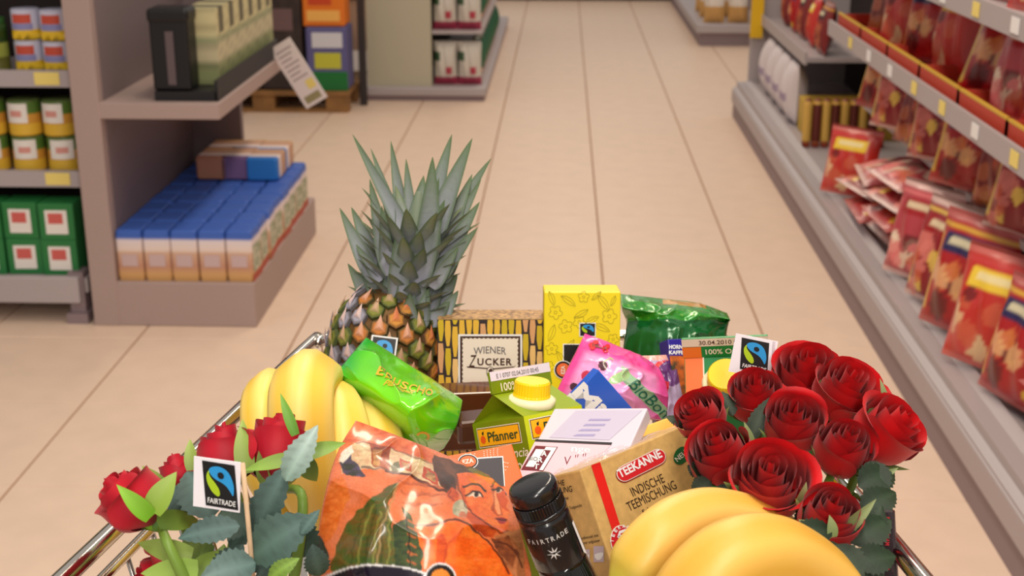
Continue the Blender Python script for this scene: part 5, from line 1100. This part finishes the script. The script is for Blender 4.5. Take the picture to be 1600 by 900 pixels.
RS = [rose_set(12, 1.0, 10, srgb(150, 3, 10), srgb(206, 7, 16)), rose_set(12, .9, 60, srgb(140, 3, 10), srgb(198, 5, 15)), rose_set(11, .82, 210, srgb(140, 3, 10), srgb(190, 5, 15))]
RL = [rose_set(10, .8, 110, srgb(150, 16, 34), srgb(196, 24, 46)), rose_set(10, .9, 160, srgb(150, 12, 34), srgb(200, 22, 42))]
def rose(hx, hy, z, rpx, axis, variant, label, group, stem, spin=0, sepals=5, sc_=(120, 160, 60), sepl=.95):
    R = rpx*z/FPX; axis = axis.normalized(); x = axis.cross(Vector((.3, 1, .2))).normalized(); y = axis.cross(x)
    M = Matrix((x, y, axis)).transposed().to_4x4() @ Matrix.Rotation(spin, 4, 'Z') @ Matrix.Scale(R, 4); M.translation = P(hx, hy, z)
    o = thing('rose', None, label, 'rose', group, M)
    for me, phi in variant: link('petal', me, o, Matrix.Rotation(phi, 4, 'Z'))
    cal = M @ Vector((0, 0, -1.2)); MB().tube([M @ Vector((0, 0, -1.0)), cal, M @ Vector((0, 0, -1.42))], [R*.2, R*.22, R*.09], 10, cols=[srgb(90, 130, 50)]*3).build('calyx', SEP, o, True)
    for k in range(sepals):
        A = 2*math.pi*k/sepals+spin; d = Vector((math.cos(A), math.sin(A), 0)); b_ = M @ (d*.14+Vector((0, 0, -1.15))); t_ = M @ (d*sepl+Vector((0, 0, random.uniform(-.9, -.25))))
        leaf_mb(b_, t_, R*.42, -axis, 'sepal', .3, -.12, 0, 9, srgb(*sc_), mix(srgb(*sc_), srgb(170, 190, 110), .5)).build('sepal', SEP, o, True)
    if stem: sp_ = spline([M @ Vector((0, 0, -1.3))]+[P(*q) if len(q) == 3 and q[2] < 5 else Vector(q) for q in stem], 6); MB().tube(sp_, [.0028+.0016*i/(len(sp_)-1) for i in range(len(sp_))], 9, cols=[mix(srgb(110, 140, 50), srgb(120, 150, 60), i/len(sp_)) for i in range(len(sp_))]).build('stem', STEMM, o, True)
    return o
def rleaf(o, b, t, wpx, z, zt=None, c0=(44, 66, 52), c1=(56, 78, 62), nrm=None, fold=.18, droop=.08, serr=.09, m=None):
    zt = zt or z; n = nrm if nrm is not None else (-FW+UP*.5+RT*random.uniform(-.3, .3))
    ob = leaf_mb(P(*b, z), P(*t, zt), wpx*z/FPX, n, 'leaf', fold, droop, serr, 18, srgb(*c0), srgb(*c1), None, None, 0, .02).build('leaf', m or LEAFM, o, True); return ob
up_ = Vector((0, 0, 1)); Q = (1195, 1010, .97)
rr_ = [ # x, y, z, r, axis(cam), variant, spin, label
 (1263, 575, 1.06, 52, (-.05, -.74, -.62), 0, .2, 'fully open red rose at the very top of the right bouquet'),
 (1326, 602, 1.02, 54, (.2, -.70, -.64), 0, 1.6, 'open red rose touching the right side of the topmost rose'),
 (1182, 608, 1.04, 46, (-.12, -.74, -.62), 1, .9, 'red rose directly below the right white paper flag'),
 (1087, 642, 1.02, 42, (-.45, -.62, -.62), 1, 2.4, 'small red rose at the far left edge of the right bouquet'),
 (1240, 652, .99, 52, (-.05, -.70, -.68), 1, 3.4, 'red rose in the middle of the right bouquet'),
 (1322, 690, .96, 50, (.12, -.70, -.64), 2, 4.6, 'half-open red rose between the middle rose and rightmost rose'),
 (1400, 668, .98, 56, (.52, -.60, -.58), 0, 5.2, 'red rose furthest right in the right bouquet'),
 (1124, 698, .97, 56, (-.34, -.66, -.62), 2, .4, 'red rose below the small far left rose, leaning against the tea box'),
 (1202, 742, .915, 62, (-.06, -.62, -.76), 0, 2.0, 'largest front red rose just above the bananas'),
 (1300, 797, .885, 53, (.06, -.66, -.72), 2, 3.0, 'lowest red rose of the right bouquet, over dark leaves')]
RO = []
for x, y, z, r_, a_, v_, sp_, lb in rr_:
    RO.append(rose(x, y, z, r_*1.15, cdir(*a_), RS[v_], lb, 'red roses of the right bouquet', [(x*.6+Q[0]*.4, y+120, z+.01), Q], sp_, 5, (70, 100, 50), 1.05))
for oi, b, t, wp, z, zt in [(6, (1340, 760), (1398, 740), 54, .93, .95), (6, (1345, 800), (1400, 770), 50, .91, .93), (9, (1330, 850), (1392, 812), 56, .88, .9), (9, (1335, 880), (1400, 870), 50, .87, .88), (9, (1300, 830), (1222, 838), 42, .87, .86), (9, (1310, 850), (1262, 905), 44, .86, .84), (9, (1310, 850), (1345, 915), 50, .87, .85),
    (8, (1180, 800), (1130, 772), 36, .93, .93), (8, (1210, 800), (1160, 810), 34, .92, .9), (7, (1110, 740), (1074, 728), 40, .98, .99), (7, (1110, 750), (1080, 775), 34, .97, .97), (7, (1120, 760), (1150, 790), 36, .96, .95), (9, (1360, 830), (1378, 790), 40, .9, .9), (9, (1290, 870), (1350, 880), 46, .88, .88), (5, (1360, 720), (1380, 790), 46, .95, .93), (4, (1170, 690), (1205, 620), 30, 1.01, 1.02), (9, (1320, 900), (1390, 910), 50, .88, .88), (8, (1270, 790), (1240, 830), 30, .91, .9), (2, (1145, 650), (1128, 612), 26, 1.03, 1.04), (3, (1070, 668), (1040, 650), 18, 1.03, 1.04)]:
    rleaf(RO[oi], b, t, wp, z, zt, (22, 38, 20), (34, 52, 28))
for oi, b, t, wp, z in [(9, (1310, 835), (1372, 783), 26, .885), (6, (1345, 760), (1405, 733), 24, .95), (9, (1290, 838), (1250, 812), 24, .885), (9, (1300, 840), (1298, 806), 22, .87), (8, (1245, 795), (1262, 755), 20, .91), (6, (1385, 640), (1378, 592), 14, 1.0), (4, (1175, 700), (1165, 660), 16, 1.0), (5, (1270, 760), (1255, 720), 16, .95)]:
    leaf_mb(P(*b, z), P(*t, z-.005), wp*z/FPX, -FW+RT*.4, 'sepal', .3, -.1, 0, 10, srgb(120, 140, 84), srgb(150, 160, 110)).build('sepal', SEP, RO[oi], True)
# left bouquet: heads seen from the side
Ql = (330, 1040, .92)
LG = 'pinkish red roses of the left bouquet'
A1 = rose(192, 770, .90, 62, cdir(-.62, -.62, -.15), RL[1], 'large red rose hanging over the left rim of the cart', LG, [(262, 850, .885), (300, 930, .89)], .3, 4, (130, 176, 40), .5)
A2 = rose(275, 728, .97, 36, cdir(-.25, -.85, .1), RL[0], 'small pinkish rose partly hidden behind the left paper flag', LG, [(290, 820, .95), Ql], 1.1, 5, (130, 160, 70), .8)
A3 = rose(352, 692, .95, 58, cdir(-.1, -.93, .1), RL[0], 'red rose rising directly behind the left paper flag', LG, [(372, 800, .93), Ql], 2.2, 4, (130, 160, 70), .9)
A4 = rose(438, 682, .94, 68, cdir(.12, -.93, .15), RL[1], 'red rose in front of the bananas, with upright green sepal', LG, [(470, 770, .90), (466, 860, .90), (440, 1000, .92)], 3.9, 4, (130, 160, 70), .9)
A5 = rose(238, 905, .93, 52, cdir(-.75, .1, -.4), RL[1], 'red rose at the bottom left corner below the large hanging rose', LG, [(310, 930, .93), Ql], .8, 4, (120, 150, 60), .7)
def seps(o, L_):
    for b, t, wp, z, zt, c0, c1 in L_: leaf_mb(P(*b, z), P(*t, zt), wp*z/FPX, -FW+UP*.3, 'sepal', .25, .06, 0, 12, srgb(*c0), srgb(*c1)).build('sepal', SEP, o, True)
G1, G2 = (112, 170, 30), (150, 200, 70); G3, G4 = (120, 140, 60), (150, 172, 80)
seps(A1, [((236, 808), (182, 757), 30, .875, .865, G1, G2), ((238, 800), (276, 737), 42, .875, .88, (130, 160, 50), G4), ((245, 815), (312, 815), 36, .89, .93, (90, 120, 40), G3)])
seps(A2, [((262, 770), (222, 728), 26, .94, .95, G3, G4), ((300, 735), (297, 686), 22, .94, .95, G3, G4)])
seps(A3, [((385, 740), (379, 655), 34, .915, .93, G3, G4)])
seps(A4, [((462, 680), (438, 614), 18, .90, .905, (90, 140, 40), (120, 170, 60)), ((460, 715), (382, 735), 24, .89, .89, G3, (150, 190, 80)), ((470, 712), (540, 692), 26, .90, .91, G3, (130, 170, 70)), ((470, 715), (495, 752), 34, .91, .92, (90, 120, 50), G3)])
seps(A5, [((300, 870), (215, 848), 38, .90, .91, G3, G4), ((310, 890), (220, 896), 40, .89, .90, (140, 170, 70), (160, 190, 90)), ((300, 905), (360, 860), 44, .91, .93, (110, 140, 40), G3), ((345, 900), (350, 850), 40, .93, .94, (120, 150, 50), G3)])
D1, D2 = (38, 60, 52), (66, 92, 86)
for o, b, t, wp, z, zt, c0, c1 in [(A3, (330, 810), (292, 736), 74, .905, .93, D1, D2), (A3, (340, 805), (395, 828), 66, .895, .90, (56, 76, 60), D1), (A3, (375, 822), (278, 842), 44, .87, .865, (84, 108, 104), D2), (A4, (398, 835), (452, 724), 54, .875, .88, D1, D2), (A4, (446, 752), (497, 664), 44, .865, .87, (120, 146, 132), (158, 176, 168)), (A4, (392, 872), (494, 806), 76, .865, .86, (66, 90, 78), D2), (A4, (470, 835), (500, 796), 22, .855, .86, D2, D2), (A5, (400, 880), (312, 905), 60, .86, .85, D2, (96, 118, 112)), (A4, (440, 900), (406, 850), 60, .88, .88, D1, D2), (A4, (420, 905), (468, 872), 30, .85, .85, (100, 130, 40), (110, 140, 50)),
    (A3, (395, 800), (360, 860), 50, .92, .91, D1, (60, 84, 74)), (A4, (480, 870), (450, 800), 60, .91, .91, (44, 64, 50), D1), (A2, (300, 800), (262, 760), 50, .94, .94, D1, D2), (A4, (500, 900), (488, 850), 40, .885, .885, (40, 56, 36), D1), (A3, (350, 910), (380, 850), 60, .90, .9, D1, D2), (A5, (330, 880), (280, 850), 60, .93, .93, (84, 110, 44), G3)]:
    rleaf(o, b, t, wp, z, zt, c0, c1)
# ================================================================ PAPER FLAGS ON STICKS
STK = mat('stick_wood', (222, 188, 150), .6, noise=.15, nscale=80)
def flag(pl_, label, stick, em, letters='FAIRTRADE', w=.0006):
    o = thing('paper_flag', P(*stick[-1]), label, 'flag')
    pl_.boxmb(.0009).build('paper', mat('flag_paper', (240, 234, 240), .55), o); MB().tube([P(*s_) for s_ in stick], .0016, 8).build('stick', STK, o, True)
    emblem(pl_, pl_.from_px(*em[0]), pl_.from_px(*em[1]), pl_.from_px(*em[2]), o, True, .0004, False, letters); return o
flag(Plane(P(303, 713, .845), P(376, 723, .838), P(311, 792, .850)), 'white paper flag with black emblem on a wooden stick among the left roses', [(379, 724, .8395), (392, 862, .86), (396, 915, .872)], ((316, 719), (367, 727), (322, 789)))
fo = flag(Plane(P(1150, 521, 1.08), P(1216, 534, 1.075), P(1147, 582, 1.085)), 'white paper flag with black emblem standing behind the right red bouquet', [(1213, 534, 1.077), (1210, 640, 1.09)], ((1159, 527), (1202, 536), (1156, 576)))
MB().add([P(1208, 533, 1.073), P(1216, 535, 1.078), P(1213, 586, 1.082), P(1205, 584, 1.077)], [(0, 1, 2, 3)]).build('paper_fold', mat('flag_paper', (240, 234, 240), .55), fo)
# dark bar at the right edge
dp = Plane(P(1362, 798, .905), P(1396, 798, .90), P(1362, 940, .90)); do = boxthing('chocolate_bar', dp, .012, mat('bar_dark', (34, 14, 22), .35, coat=.3), 'dark bar with red upright lettering at the right rim, under the leaves', 'bar')
text(dp, 'CHILI', (1383, 868), (1383, 890), 7, RED, do, w=.0004, offset=.02); text(dp, 'DARK CREAM', (1383, 808), (1383, 852), 7, RED, do, w=.0004, offset=.02)
